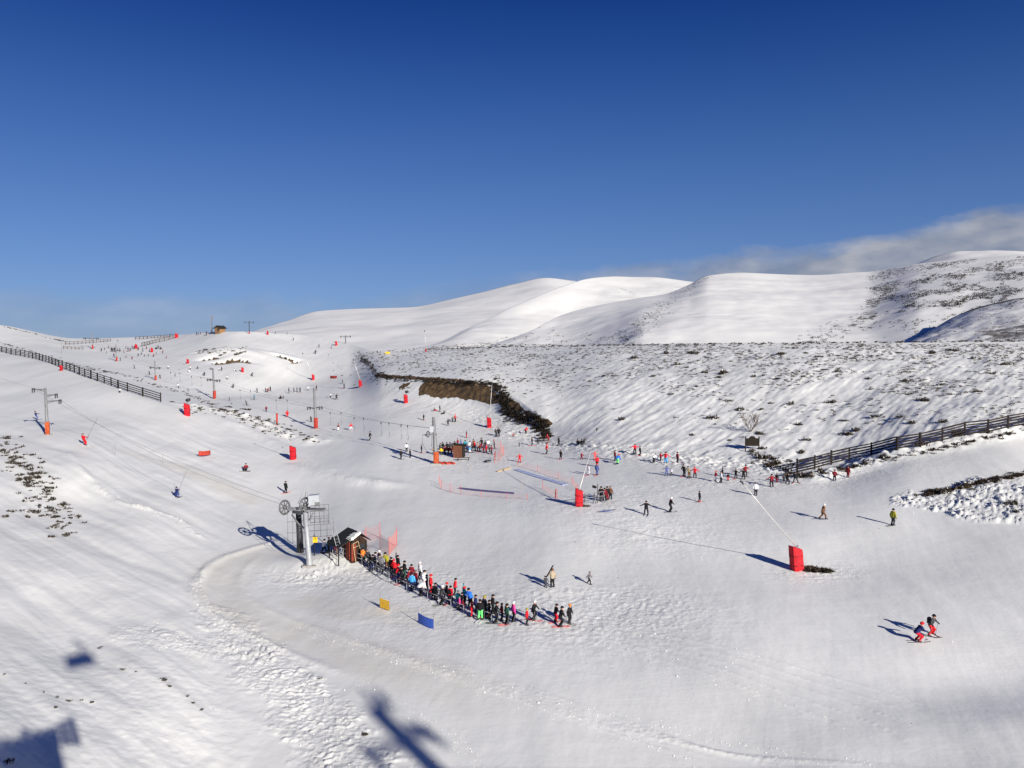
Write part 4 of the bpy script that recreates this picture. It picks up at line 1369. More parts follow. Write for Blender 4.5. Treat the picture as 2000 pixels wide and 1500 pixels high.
def grow(mb_list, a, d, ln, r, depth):
    b = a + d * ln
    mid = a + d * ln * 0.5 + Vector((rt.uniform(-1, 1), rt.uniform(-1, 1), rt.uniform(-.3, .6))) * ln * 0.06
    (limbs if depth < 2 else twigs).tube([a, mid, b], [r, r * 0.85, r * 0.68], 5 if depth < 2 else 3, False)
    if depth >= 5: return
    for k in range(3 if depth < 3 else 2):
        nd = (d + Vector((rt.uniform(-1, 1), rt.uniform(-1, 1), rt.uniform(-.25, .55))) * 0.72).normalized()
        grow(mb_list, a.lerp(b, rt.uniform(0.55, 1.0)), nd, ln * rt.uniform(0.6, 0.8), r * 0.62, depth + 1)


for k in range(6):
    grow(None, Vector((0, 0, -0.1)), Vector((0.75 * math.cos(k * 1.3), 0.5 * math.sin(k * 1.3), 1)).normalized(), TH * 0.36, 0.06, 1)
limbs.build('trunk', M['twig'], tr_)
twigs.build('crown', M['twig'], tr_)
tag(tr_, 'leafless bare tree with spreading twigs on the snowy bank above the sign', 'tree')

# ---------------------------------------------------------------- ski rack and skis by the lance gun
p = place(1161, 984)
rk = empty('ski_rack', p, R(-60))
for y_ in (-1.4, 0, 1.4):
    r_ = MB().bar((-.35, y_, -.2), (0, y_, 1.5), 0.07); r_.bar((.35, y_, -.2), (0, y_, 1.5), 0.07)
    r_.build('trestle', M['steel'], rk)
for z in (0.9, 1.45):
    MB().bar((0.05, -1.6, z), (0.05, 1.6, z), 0.07).build('crossbar', M['steel'], rk)
pz = place(1160, 972) - p
MB().bar((0.1, 0.4, 0), (0.1, 0.4, 2.5), 0.07).build('arrow_post', M['wood_grey'], rk)
MB().prism([(-.45, 2.0), (.25, 2.0), (.5, 2.17), (.25, 2.34), (-.45, 2.34)], 0.05).build('arrow', M['wood_grey'], rk)
tag(rk, 'grey metal ski rack with a small arrow post beside the snow gun', 'rack')
p = place(1183, 999)
sk = empty('lying_skis', p, R(8))
for k in range(3):
    b_ = MB().box((0, 0, 0), (1.65, 0.09, 0.03)).build('ski', M['black_rubber'] if k != 1 else M['banner_blue'], sk)
    b_.location = (-0.35 + 0.45 * k, 0.35 * (k - 1), 0.06 + 0.03 * k)
    b_.rotation_euler = (0, rng.uniform(-.05, .05), R((0, 14, -9)[k]))
tag(sk, 'pair of dark skis dropped on the snow near the rack', 'skis')

# ---------------------------------------------------------------- second lift station
pylon(852, 905, 91, 'tall leaning grey mast of the second lift station, orange padded foot', [], pad='orange_pad', pad_h=0.26, lean=-0.055, r0=0.30, key=None, group=None)
p = place(852, 905); s = p.y / F
hd = empty('drive_unit', p)


def L2(px, py, dy=0.0):
    return at(px, py, p.y + dy) - p


MB().box(L2(843, 838, 0), (8 * s, 0.8, 12 * s), rot=Matrix.Rotation(R(8), 3, 'Y'), bevel=0.05).build('motor_cabinet', M['cabinet'], hd)
dk = MB().bar(L2(830, 850, 0), L2(853, 848, 0), 0.9, 0.16)
dk.bar(L2(832, 850, 0), L2(839, 842, 0), 0.12)
dk.build('platform', M['steel'], hd)
cgr = MB()
for a_, b_ in (((825, 850), (825, 866)), ((825, 866), (832, 880)), ((843, 851), (843, 872)), ((831, 848), (825, 850)), ((849, 852), (850, 872))):
    cgr.tube([L2(*a_), L2(*b_)], 0.05, 6)
cgr.build('hanging_frame', M['steel'], hd)
MB().ring(L2(836, 848, -0.3), (0.9, -0.4, 0), 0.5, 0.07, 18, 5).build('bullwheel', M['dark_metal'], hd)
tag(hd, 'grey drive unit with cabinet bracketed to the left of the second station mast', 'lift machinery')
netpad = MB()
for k in range(9):
    q = place(858 + k * 3.4, 905 + (k % 3) * 0.8) - p
    netpad.box(q + Vector((0, 0, 0.12)), (0.55 + 0.2 * (k % 2), 0.5, 0.35), rot=Matrix.Rotation(k * 0.7, 3, 'Z'), bevel=0.1)
o = netpad.build('fallen_net', M['coral_pad'], None, p)
tag(o, 'crumpled red net lying at the foot of the second station mast', 'net')
h2p = place(897, 893); s = h2p.y / F
h2 = empty('ticket_booth', h2p, R(-18))
bw, bh = 1.62, 2.15
MB().box((0, 0, bh / 2 - 0.1), (bw, bw, bh + 0.2)).build('wall', M['wood_dark'], h2)
for k in range(5):
    MB().box((-bw / 2 + (k + 0.5) * bw / 5, -bw / 2 - 0.012, bh / 2), (bw / 5 - 0.02, 0.03, bh)).build('wall_board', M['wood_brown'], h2)
MB().box((0, 0, bh + 0.12), (bw * 1.35, bw * 1.35, 0.2), rot=Matrix.Rotation(R(-9), 3, 'X')).build('roof', M['roof_dark'], h2)
tag(h2, 'small brown timber booth among the second lift queue', 'booth')
bp_ = place(905, 899)
bn = empty('bench', bp_, R(10))
MB().box((0, 0, 0.45), (2.2, 0.5, 0.08)).build('seat', M['wood_grey'], bn)
for x in (-0.9, 0.9):
    MB().box((x, 0, 0.2), (0.1, 0.45, 0.45)).build('leg', M['wood_dark'], bn)
tag(bn, 'low wooden bench in front of the brown booth', 'bench')
fp_ = place(958, 902)
cf = empty('sledge_frame', fp_, R(25))
fq = MB()
for a_, b_ in (((-.9, -.5, .1), (.9, -.5, .1)), ((-.9, .5, .1), (.9, .5, .1)), ((.9, -.5, .1), (.9, -.5, .7)), ((.9, .5, .1), (.9, .5, .7)), ((.9, -.5, .7), (.9, .5, .7)), ((.9, -.5, .7), (.2, -.5, .7)), ((.9, .5, .7), (.2, .5, .7))):
    fq.tube([a_, b_], 0.06, 6)
fq.build('frame', M['steel_light'], cf)
MB().box((-0.5, 0, 0.18), (0.9, 0.95, 0.12)).build('tray', M['black_rubber'], cf)
tag(cf, 'metal sledge frame with black tray at the right end of the second lift', 'sledge')

# ropes and hangers of the centre lift
top2 = p + Vector((0, 0, 0))
keys = ['B1', 'B2', 'B3', 'B4', 'B5']
start = [at(849, 836, place(852, 905).y), at(857, 838, place(852, 905).y + 1)]
prev = start
hang = []
names = ['second station to the centre pylon', 'centre pylon to the scrub rib pylon', 'scrub rib pylon to the grey slope pylon', 'grey slope pylon to the beginners crowd pylon', 'crowd pylon to the skyline pylon']
for ki, k in enumerate(keys):
    cur = CABLE_PTS[k][:2]
    for side in (0, 1):
        pts = cable(prev[side], cur[side], 0.35 + 0.25 * (ki < 2), ('left' if side == 0 else 'right') + ' haul rope from ' + names[ki], r=0.02)
        if ki < 3:
            hang += [(pts[i], ki, side) for i in ((3, 5, 8, 11) if ki == 0 else (4, 9))]
    prev = cur
for q, ki, side in hang:
    t_ = empty('tow_hanger', q)
    gz = ground_z(q.x, q.y) - q.z
    ln = max(1.2, min(2.6, -gz - 1.5))
    MB().bar((0, 0, 0.03), (0, 0, -0.35), 0.16).build('spring_box', M['dark_metal'], t_)
    MB().tube([(0, 0, -0.3), (0.05, 0, -ln * 0.7)], 0.02, 5).build('cord', M['steel'], t_)
    MB().tube([(0.05, 0, -ln * .7), (0.16, 0, -ln * .82), (0.1, 0, -ln), (-0.12, 0, -ln)], 0.03, 5).build('seat_disc', M['black_rubber'], t_)
    POLES.append((t_, 'tow hanger on the ' + ('left' if side == 0 else 'right') + ' rope above the ' + ('second station run' if ki == 0 else ('scrub rib run' if ki == 1 else 'upper run')), q.x / q.y))
    tag(t_, None, 'tow hanger', 'tow hangers on the centre lift')

# ---------------------------------------------------------------- hut, mast and clutter on the skyline
p = place(430, 650); s = p.y / F
h3 = empty('hilltop_hut', p, R(-28))
w3, l3, z3 = 2.9, 3.1, 1.95
MB().box((0, 0, z3 / 2 - 0.2), (w3, l3, z3 + 0.4)).build('wall', M['ochre'], h3)
MB().prism([(-w3 / 2, z3), (w3 / 2, z3), (0, z3 + 0.9)], l3 - 0.02).build('gable', M['ochre'], h3)
r3 = MB()
for s_ in (-1, 1):
    a0, a1 = Vector((0, 0, z3 + 1.02)), Vector((s_ * (w3 / 2 + 0.55), 0, z3 - 0.22))
    o_ = Vector((0, l3 / 2 + 0.5, 0)); t_ = Vector((0, 0, 0.14))
    vs_ = [a0 - o_, a1 - o_, a1 + o_, a0 + o_]; vs_ += [v + t_ for v in vs_]
    r3.add(vs_, [(3, 2, 1, 0), (4, 5, 6, 7), (0, 1, 5, 4), (1, 2, 6, 5), (2, 3, 7, 6), (3, 0, 4, 7)])
r3.build('roof', M['roof_dark'], h3)
MB().box((0.55, -l3 / 2 - 0.02, 1.25), (0.9, 0.06, 0.9)).build('window', M['glass_dark'], h3)
MB().box((-w3 / 2 - 0.02, -0.4, 0.95), (0.06, 1.5, 1.9)).build('door', M['red_pad'], h3)
MB().box((-w3 / 2 - 1.3, 0, z3 + 0.1), (2.6, 2.2, 0.14)).build('canopy', M['roof_dark'], h3)
for y_ in (-0.9, 0.9):
    MB().bar((-w3 / 2 - 2.4, y_, -0.3), (-w3 / 2 - 2.4, y_, z3), 0.14).build('canopy_post', M['wood_dark'], h3)
tag(h3, 'ochre hut with dark gabled roof and red front on the skyline', 'hut')
p = place(414, 651)
mm = empty('lattice_mast', p)
mh = 33 * p.y / F
lm = MB()
for x, y in ((-.22, -.2), (.22, -.2), (0, .22)):
    lm.bar((x, y, -0.3), (x, y, mh), 0.09)
for k in range(int(mh / 0.7)):
    z = k * 0.7
    lm.bar((-.22, -.2, z), (.22, -.2, z + .7), 0.05); lm.bar((.22, -.2, z), (0, .22, z + .7), 0.05); lm.bar((0, .22, z), (-.22, -.2, z + .7), 0.05)
lm.build('lattice', M['steel'], mm)
MB().box((0, 0, mh - 0.4), (0.7, 0.5, 1.2)).build('aerial', M['steel'], mm)
tag(mm, 'grey lattice radio mast beside the hilltop hut', 'mast')
p = place(757, 691); s = p.y / F
yt = empty('yellow_crash_mat', p)
yb = MB()
for k in range(4):
    yb.box(((k - 1.5) * 2.4 * s, 0, 2.0 * s), (2.3 * s, 1.0, 4.2 * s - (0.2 if k in (0, 3) else 0)), bevel=0.15)
yb.build('cushion', M['yellow'], yt)
tag(yt, 'bright yellow crash mat on the crest left of the heather bank', 'crash mat')
# ---------------------------------------------------------------- people
def surface_net(f, org, step):
    """surface of the zero level of f on a regular grid, as one closed mesh"""
    nx, ny, nz = f.shape
    ins = f < 0
    c = np.stack([ins[i:nx - 1 + i, j:ny - 1 + j, k:nz - 1 + k] for i in (0, 1) for j in (0, 1) for k in (0, 1)])
    act = c.any(0) & ~c.all(0)
    idx = -np.ones(act.shape, int)
    cells = np.argwhere(act)
    idx[act] = np.arange(len(cells))
    acc = np.zeros((len(cells), 3)); cnt = np.zeros(len(cells))
    I, J, K = cells.T
    corners = [(i, j, k) for i in (0, 1) for j in (0, 1) for k in (0, 1)]
    for a in range(8):
        for ax in range(3):
            if corners[a][ax]: continue
            b = list(corners[a]); b[ax] = 1
            fa = f[I + corners[a][0], J + corners[a][1], K + corners[a][2]]
            fb = f[I + b[0], J + b[1], K + b[2]]
            m = (fa < 0) != (fb < 0)
            t = fa / (fa - fb + 1e-12)
            q = np.tile(np.array(corners[a], float), (len(cells), 1)); q[:, ax] += t
            acc[m] += q[m]; cnt[m] += 1
    v = (cells + acc / cnt[:, None]) * step + org
    faces = []
    for ax in range(3):
        o1, o2 = [x for x in range(3) if x != ax]
        sl0 = [slice(None)] * 3; sl1 = [slice(None)] * 3
        sl0[ax] = slice(0, -1); sl1[ax] = slice(1, None)
        ch = ins[tuple(sl0)] != ins[tuple(sl1)]
        for e in np.argwhere(ch):
            if e[o1] == 0 or e[o2] == 0 or e[o1] >= f.shape[o1] - 1 or e[o2] >= f.shape[o2] - 1: continue
            q = []
            for d1, d2 in ((-1, -1), (0, -1), (0, 0), (-1, 0)):
                cidx = e.copy(); cidx[o1] += d1; cidx[o2] += d2
                q.append(idx[tuple(cidx)])
            if min(q) < 0: continue
            flip = ins[tuple(e)]
            if ax == 1: flip = not flip
            faces.append(q if flip else q[::-1])
    return v, faces


# a pose is a set of joints; the figure faces -Y
def pose(hip=(0, 0, 0.92), lean=(0, 0), feet=((-.12, 0), (.12, 0)), knee=((-.11, -.06, .50), (.11, -.06, .50)), foot_z=(0, 0),
         hands=((-.30, -.05, .84), (.30, -.05, .84)), elbow=None, head_fwd=0.0, twist=0.0):
    hip = Vector(hip)
    sh_c = hip + Vector((lean[0], lean[1], math.sqrt(max(0.02, 0.50 ** 2 - lean[0] ** 2 - lean[1] ** 2))))
    neck = sh_c + (sh_c - hip).normalized() * 0.07
    headc = neck + Vector((lean[0] * 0.15, lean[1] * 0.15 - 0.02 - head_fwd, 0.155))
    P = {'hip': hip, 'sh': sh_c, 'neck': neck, 'head': headc, 'feet': [], 'knee': [], 'hands': [Vector(h) for h in hands], 'elbow': [], 'shoulder': []}
    for i in (0, 1):
        P['feet'].append(Vector((feet[i][0], feet[i][1], 0.06 + foot_z[i])))
        P['knee'].append(Vector(knee[i]))
        s = sh_c + Vector(((-.19, .19)[i] * math.cos(twist), (-.19, .19)[i] * math.sin(twist), -0.02))
        P['shoulder'].append(s)
        P['elbow'].append(Vector(elbow[i]) if elbow else (s + Vector(hands[i])) / 2 + Vector(((-.07, .07)[i], 0.06, -0.03)))
    return P


POSES = {
    'stand': pose(),
    'stand2': pose(feet=((-.16, -.05), (.14, .06)), hands=((-.34, -.02, .86), (.25, -.16, .98)), lean=(0.02, -0.02)),
    'poles': pose(lean=(0, -.10), knee=((-.12, -.14, .50), (.12, -.14, .50)), hip=(0, .02, .90), hands=((-.30, -.30, 1.0), (.30, -.30, 1.0))),
    'ski': pose(hip=(0, .14, .70), lean=(0, -.30), knee=((-.16, -.22, .44), (.16, -.22, .44)), feet=((-.17, 0), (.17, 0)), hands=((-.38, -.42, .86), (.38, -.42, .86))),
    'plough': pose(hip=(0, .08, .80), lean=(0, -.18), knee=((-.20, -.14, .46), (.20, -.14, .46)), feet=((-.30, 0), (.30, 0)), hands=((-.42, -.28, .92), (.42, -.28, .92))),
    'walk': pose(feet=((-.10, -.30), (.10, .26)), knee=((-.10, -.22, .52), (.10, .02, .48)), hip=(0, 0, .89), lean=(0, -.08), hands=((-.28, .22, .92), (.28, -.24, .95))),
    'raise': pose(hands=((-.30, -.05, .86), (.42, -.12, 1.86)), elbow=((-.30, .05, 1.15), (.38, -.05, 1.5))),
    'arms_out': pose(hands=((-.66, -.08, 1.12), (.66, -.08, 1.12)), elbow=((-.44, 0, 1.26), (.44, 0, 1.26)), feet=((-.2, 0), (.2, 0)), knee=((-.17, -.08, .5), (.17, -.08, .5))),
    'bent': pose(hip=(0, .16, .84), lean=(0, -.40), knee=((-.13, -.06, .46), (.13, -.06, .46)), hands=((-.22, -.42, .62), (.22, -.42, .62))),
    'sit': pose(hip=(0, .18, .18), lean=(0, .05), knee=((-.16, -.24, .42), (.16, -.24, .42)), feet=((-.16, -.58), (.16, -.58)), hands=((-.34, .22, .10), (.30, -.2, .42))),
    'tow': pose(hip=(0, .18, .84), lean=(0, .12), knee=((-.11, -.02, .50), (.11, -.02, .50)), hands=((-.06, -.26, 1.12), (.08, -.26, 1.10))),
    'board': pose(hip=(0, .10, .68), lean=(0.04, -.26), knee=((-.24, -.16, .42), (.24, -.16, .42)), feet=((-.30, 0), (.30, 0)), hands=((-.60, -.18, .92), (.56, -.28, .90))),
    'carry': pose(hands=((-.30, -.04, .86), (.20, -.20, 1.42)), elbow=((-.30, .05, 1.15), (.30, -.14, 1.16))),
    'lean': pose(lean=(0.16, -.06), hands=((-.10, -.2, .95), (.46, -.1, .92)), feet=((-.16, 0), (.12, 0))),
}


def body_mesh(name, P, step):
    caps = []   # a, b, ra, rb, tag : 0 jacket 1 trousers 2 face 3 boots 4 gloves
    hip, sh = P['hip'], P['sh']
    mid = hip.lerp(sh, 0.45)
    caps += [(hip + Vector((-.07, 0, .02)), mid + Vector((-.055, 0, 0)), .135, .14, 0), (hip + Vector((.07, 0, .02)), mid + Vector((.055, 0, 0)), .135, .14, 0),
             (mid + Vector((-.06, 0, 0)), sh + Vector((-.09, 0, -.06)), .14, .135, 0), (mid + Vector((.06, 0, 0)), sh + Vector((.09, 0, -.06)), .14, .135, 0),
             (P['shoulder'][0], P['shoulder'][1], .085, .085, 0), (sh, P['neck'], .085, .065, 0), (P['neck'], P['head'], .062, .07, 2),
             (P['head'] + Vector((0, 0, .02)), P['head'] + Vector((0, -.01, -.045)), .108, .088, 2),
             (P['head'] + Vector((0, -.095, -.01)), P['head'] + Vector((0, -.118, -.03)), .018, .022, 2)]
    for i in (0, 1):
        hj = hip + Vector(((-.095, .095)[i], 0, -.02))
        kn, an = P['knee'][i], P['feet'][i] + Vector((0, .04, .06))
        caps += [(hj, kn, .115, .083, 1), (kn, an, .083, .072, 1), (an + Vector((0, .01, .04)), an + Vector((0, 0, -.03)), .078, .075, 3),
                 (P['feet'][i] + Vector((0, .05, -.005)), P['feet'][i] + Vector((0, -.15, -.012)), .062, .05, 3)]
        s, e, h = P['shoulder'][i], P['elbow'][i], P['hands'][i]
        dd = (h - e).normalized()
        caps += [(s, e, .076, .062, 0), (e, h, .062, .048, 0), (h, h + dd * .10, .046, .038, 4)]
        side = dd.cross(Vector((0, 0, 1)))
        side = side.normalized() if side.length > .1 else Vector((1, 0, 0))
        caps += [(h + dd * .02, h + dd * .06 + side * (-.055 if i else .055), .02, .018, 4)]
    A = np.array([[*c[0]] for c in caps]); B = np.array([[*c[1]] for c in caps])
    lo = np.minimum(A.min(0), B.min(0)) - .2; hi = np.maximum(A.max(0), B.max(0)) + .2
    n = np.ceil((hi - lo) / step).astype(int) + 1
    g = np.stack(np.meshgrid(*[lo[i] + np.arange(n[i]) * step for i in range(3)], indexing='ij'), -1)

    def dist(p, c):
        a, b = np.array(c[0]), np.array(c[1]); ab = b - a
        t = np.clip(((p - a) @ ab) / (ab @ ab + 1e-9), 0, 1)
        return np.linalg.norm(p - a - t[..., None] * ab, axis=-1) - (c[2] + (c[3] - c[2]) * t)
    f = None
    for c in caps:
        d = dist(g, c)
        if f is None: f = d
        else:
            h = np.clip(0.5 + 0.5 * (f - d) / .045, 0, 1)
            f = f * (1 - h) + d * h - .045 * h * (1 - h)
    v, faces = surface_net(f, lo, step)
    fc = np.array([v[q].mean(0) for q in faces])
    D_ = np.stack([dist(fc, c) for c in caps], 1)
    tags = np.array([c[4] for c in caps])[np.argmin(D_, 1)]
    # jacket hem hangs over the hips
    me = bpy.data.meshes.new(name)
    me.from_pydata(v.tolist(), [], [list(map(int, q)) for q in faces])
    for k in range(5): me.materials.append(None)
    me.polygons.foreach_set('material_index', tags.astype(np.int32))
    me.polygons.foreach_set('use_smooth', np.ones(len(faces), bool))
    me.update()
    return me


def simple_mesh(mb, name):
    me = bpy.data.meshes.new(name)
    me.from_pydata(mb.v, [], mb.f)
    me.polygons.foreach_set('use_smooth', mb.smooth)
    me.materials.append(None)
    return me


def helmet_mb(P, beanie=False):
    mb = MB()
    c = P['head'] + Vector((0, .012, .035))
    rows, seg = 6, 12
    vs, fs = [], []
    for j in range(rows):
        a = math.pi / 2 * (1.12 - 1.12 * j / (rows - 1) * 1.0) if True else 0
        a = math.radians(-22 + 112 * j / (rows - 1))
        for i in range(seg):
            t = 2 * math.pi * i / seg
            rr = .132 * math.cos(a)
            front = -math.sin(t)      # -Y is the face
            z = .138 * math.sin(a) + (0.05 if (j == 0 and math.sin(t) < -.2) else 0)
            vs.append(c + Vector((rr * math.cos(t), rr * 1.1 * math.sin(t), z + (0.03 if beanie and j == rows - 1 else 0))))
    for j in range(rows - 1):
        for i in range(seg):
            fs.append((j * seg + i, j * seg + (i + 1) % seg, (j + 1) * seg + (i + 1) % seg, (j + 1) * seg + i))
    fs.append(tuple((rows - 1) * seg + i for i in range(seg)))
    fs.append(tuple(range(seg))[::-1])
    mb.add(vs, fs, True)
    return mb


def goggles_mb(P):
    c = P['head'] + Vector((0, -.10, .025))
    return MB().box(c, (.15, .05, .06), bevel=.015)


def ski_mb(foot, ln=1.55, toe=0.0):
    mb = MB()
    st = [(-.46, 0), (-.40, 0), (.30, 0), (.42, .02), (.50, .09)]
    vs, fs = [], []
    for k, (t, z) in enumerate(st):
        w = .042 if 0 < k < 4 else .03
        x = foot.x + toe * (t + 0.0) * ln
        for sx in (-w, w):
            for dz in (0.0, .02):
                vs.append((x + sx, foot.y - t * ln, foot.z - .055 + z + dz))
    for k in range(len(st) - 1):
        a, b = k * 4, (k + 1) * 4
        fs += [(a, b, b + 2, a + 2), (a + 3, b + 3, b + 1, a + 1), (a + 1, b + 1, b, a), (a + 2, b + 2, b + 3, a + 3)]
    fs += [(0, 2, 3, 1), (len(st) * 4 - 4, len(st) * 4 - 3, len(st) * 4 - 1, len(st) * 4 - 2)]
    return mb.add(vs, fs)


def pole_mb(hand, i, raised=False):
    if raised: return MB().tube([hand + Vector((0, 0, -.1)), hand + Vector((.35, -.1, .75))], .012, 5)
    s = -1 if i == 0 else 1
    return MB().tube([hand + Vector((0, 0, .08)), Vector((hand.x + s * .08, hand.y + .22, .02))], .012, 5)


CLOTH = {'red': (.62, .012, .02), 'dark red': (.20, .012, .022), 'black': (.010, .010, .012), 'white': (.74, .74, .76), 'blue': (.025, .15, .62),
         'light blue': (.07, .40, .78), 'navy': (.018, .026, .11), 'grey': (.13, .13, .14), 'dark grey': (.045, .047, .052), 'beige': (.36, .30, .21), 'brown': (.15, .07, .035),
         'lime green': (.16, .78, .20), 'yellow': (.75, .45, .02), 'olive': (.30, .28, .03), 'pink': (.75, .06, .30), 'teal': (.02, .27, .32),
         'orange': (.82, .22, .03), 'coral': (.75, .10, .09), 'denim blue': (.10, .13, .32), 'khaki': (.27, .23, .14), 'dark green': (.03, .09, .06)}
CM = {k: mat_new('cloth_' + k.replace(' ', '_'), v, 0.75, noise=0.12, scale=14, spec=0.2) for k, v in CLOTH.items()}
M_skin = mat_new('skin', (.50, .28, .20), 0.6)
M_boot = mat_new('ski_boot', (.03, .03, .035), 0.4)
BODY, GEAR = {}, {}


def body_for(ps, far):
    k = (ps, far)
    if k not in BODY:
        BODY[k] = body_mesh('person_' + ps, POSES[ps], .055 if far else .036)
    return BODY[k]


def gear_for(ps, what):
    k = (ps, what)
    if k not in GEAR:
        P = POSES[ps]
        toe = .32 if ps == 'plough' else 0.0
        if what == 'helmet': mb = helmet_mb(P)
        elif what == 'hat': mb = helmet_mb(P, True)
        elif what == 'goggles': mb = goggles_mb(P)
        elif what in ('ski0', 'ski1'): mb = ski_mb(P['feet'][int(what[-1])], toe=toe if what[-1] == '0' else -toe)
        elif what in ('pole0', 'pole1'): mb = pole_mb(P['hands'][int(what[-1])], int(what[-1]), ps == 'raise' and what[-1] == '1')
        elif what == 'snowboard':
            f = (P['feet'][0] + P['feet'][1]) / 2
            mb = MB().box((f.x, f.y, f.z - .045), (1.5, .27, .025), bevel=.01)
            mb.box((f.x - .76, f.y, f.z - .02), (.12, .22, .025), rot=Matrix.Rotation(R(35), 3, 'Y')); mb.box((f.x + .76, f.y, f.z - .02), (.12, .22, .025), rot=Matrix.Rotation(R(-35), 3, 'Y'))
        elif what == 'backpack': mb = MB().box(P['sh'].lerp(P['hip'], .4) + Vector((0, .22, .02)), (.32, .2, .46), bevel=.06)
        elif what == 'carried0' or what == 'carried1':
            h = P['hands'][1] + Vector((.03 if what[-1] == '0' else -.03, 0, .02))
            mb = MB().bar(h + Vector((.05, -.45, -.62)), h + Vector((-.1, .5, .75)), .09, .025)
        elif what == 'tow_bar': mb = MB().tube([P['hands'][0] + Vector((.06, 0, -.35)), P['hands'][0] + Vector((.06, -.1, .2)), P['hands'][0] + Vector((-.4, -1.1, 2.6))], .014, 5)
        GEAR[k] = simple_mesh(mb, what)
    return GEAR[k]


PEOPLE = []


def person(x, y, h, ps, head, jk, tr, hat, gear='sp', note='', group='', label=None, boots=None, hm=None):
    p = place(x, y)
    hm_ = hm or max(0.85, min(2.0, h * p.y / F))
    sc = hm_ / (POSES[ps]['head'].z + .17) if ps in ('stand', 'stand2', 'poles', 'walk', 'carry', 'lean', 'raise', 'arms_out') else min(1.08, max(0.55, hm_ / (POSES[ps]['head'].z + .17)))
    far = h < 14
    o = bpy.data.objects.new('person', body_for(ps, far))
    C.objects.link(o)
    for i, m in enumerate((CM[jk], CM[tr], M_skin, boots and CM[boots] or M_boot, CM['black'])):
        o.material_slots[i].link = 'OBJECT'
        o.material_slots[i].material = m
    o.location = p
    o.rotation_euler = (0, 0, R(head + rng.uniform(-32, 32)))
    bk = rng.uniform(1.02, 1.16)
    o.scale = (sc * bk, sc * bk, sc)

    def add(name, what, mat):
        c = bpy.data.objects.new(name, gear_for(ps, what))
        C.objects.link(c); c.parent = o
        c.material_slots[0].link = 'OBJECT'
        c.material_slots[0].material = mat
    add('helmet' if hat in ('black', 'white', 'red', 'grey', 'orange', 'blue') else 'hat', 'helmet' if hat != 'brown' else 'hat', CM[hat])
    if h >= 22 and ps != 'sit': add('goggles', 'goggles', CM['black'])
    if 's' in gear:
        cs = CM[rng.choice(['black', 'navy', 'red', 'grey', 'white'])]
        add('ski', 'ski0', cs); add('ski', 'ski1', cs)
    if 'p' in gear and h >= 9:
        add('pole', 'pole0', M['steel']); add('pole', 'pole1', M['steel'])
    if 'b' in gear: add('snowboard', 'snowboard', CM['dark grey'])
    if 'r' in gear: add('backpack', 'backpack', CM['black'])
    if 'k' in gear: add('carried_ski', 'carried0', CM['black']); add('carried_ski', 'carried1', CM['black'])
    if 't' in gear: add('tow_bar', 'tow_bar', M['dark_metal'])
    if label is None:
        wear = f'{jk} ski suit' if jk == tr else f'{jk} jacket and {tr} trousers'
        if jk == tr == 'denim blue': wear = 'denim blue clothes'
        if hat in ('white', 'red', 'orange', 'blue') and hat != jk: wear += f', {hat} helmet'
        label = f'person in {wear}, {note}'
    o['category'] = 'person'
    o['group'] = group
    PEOPLE.append((o, label, x))
    return o


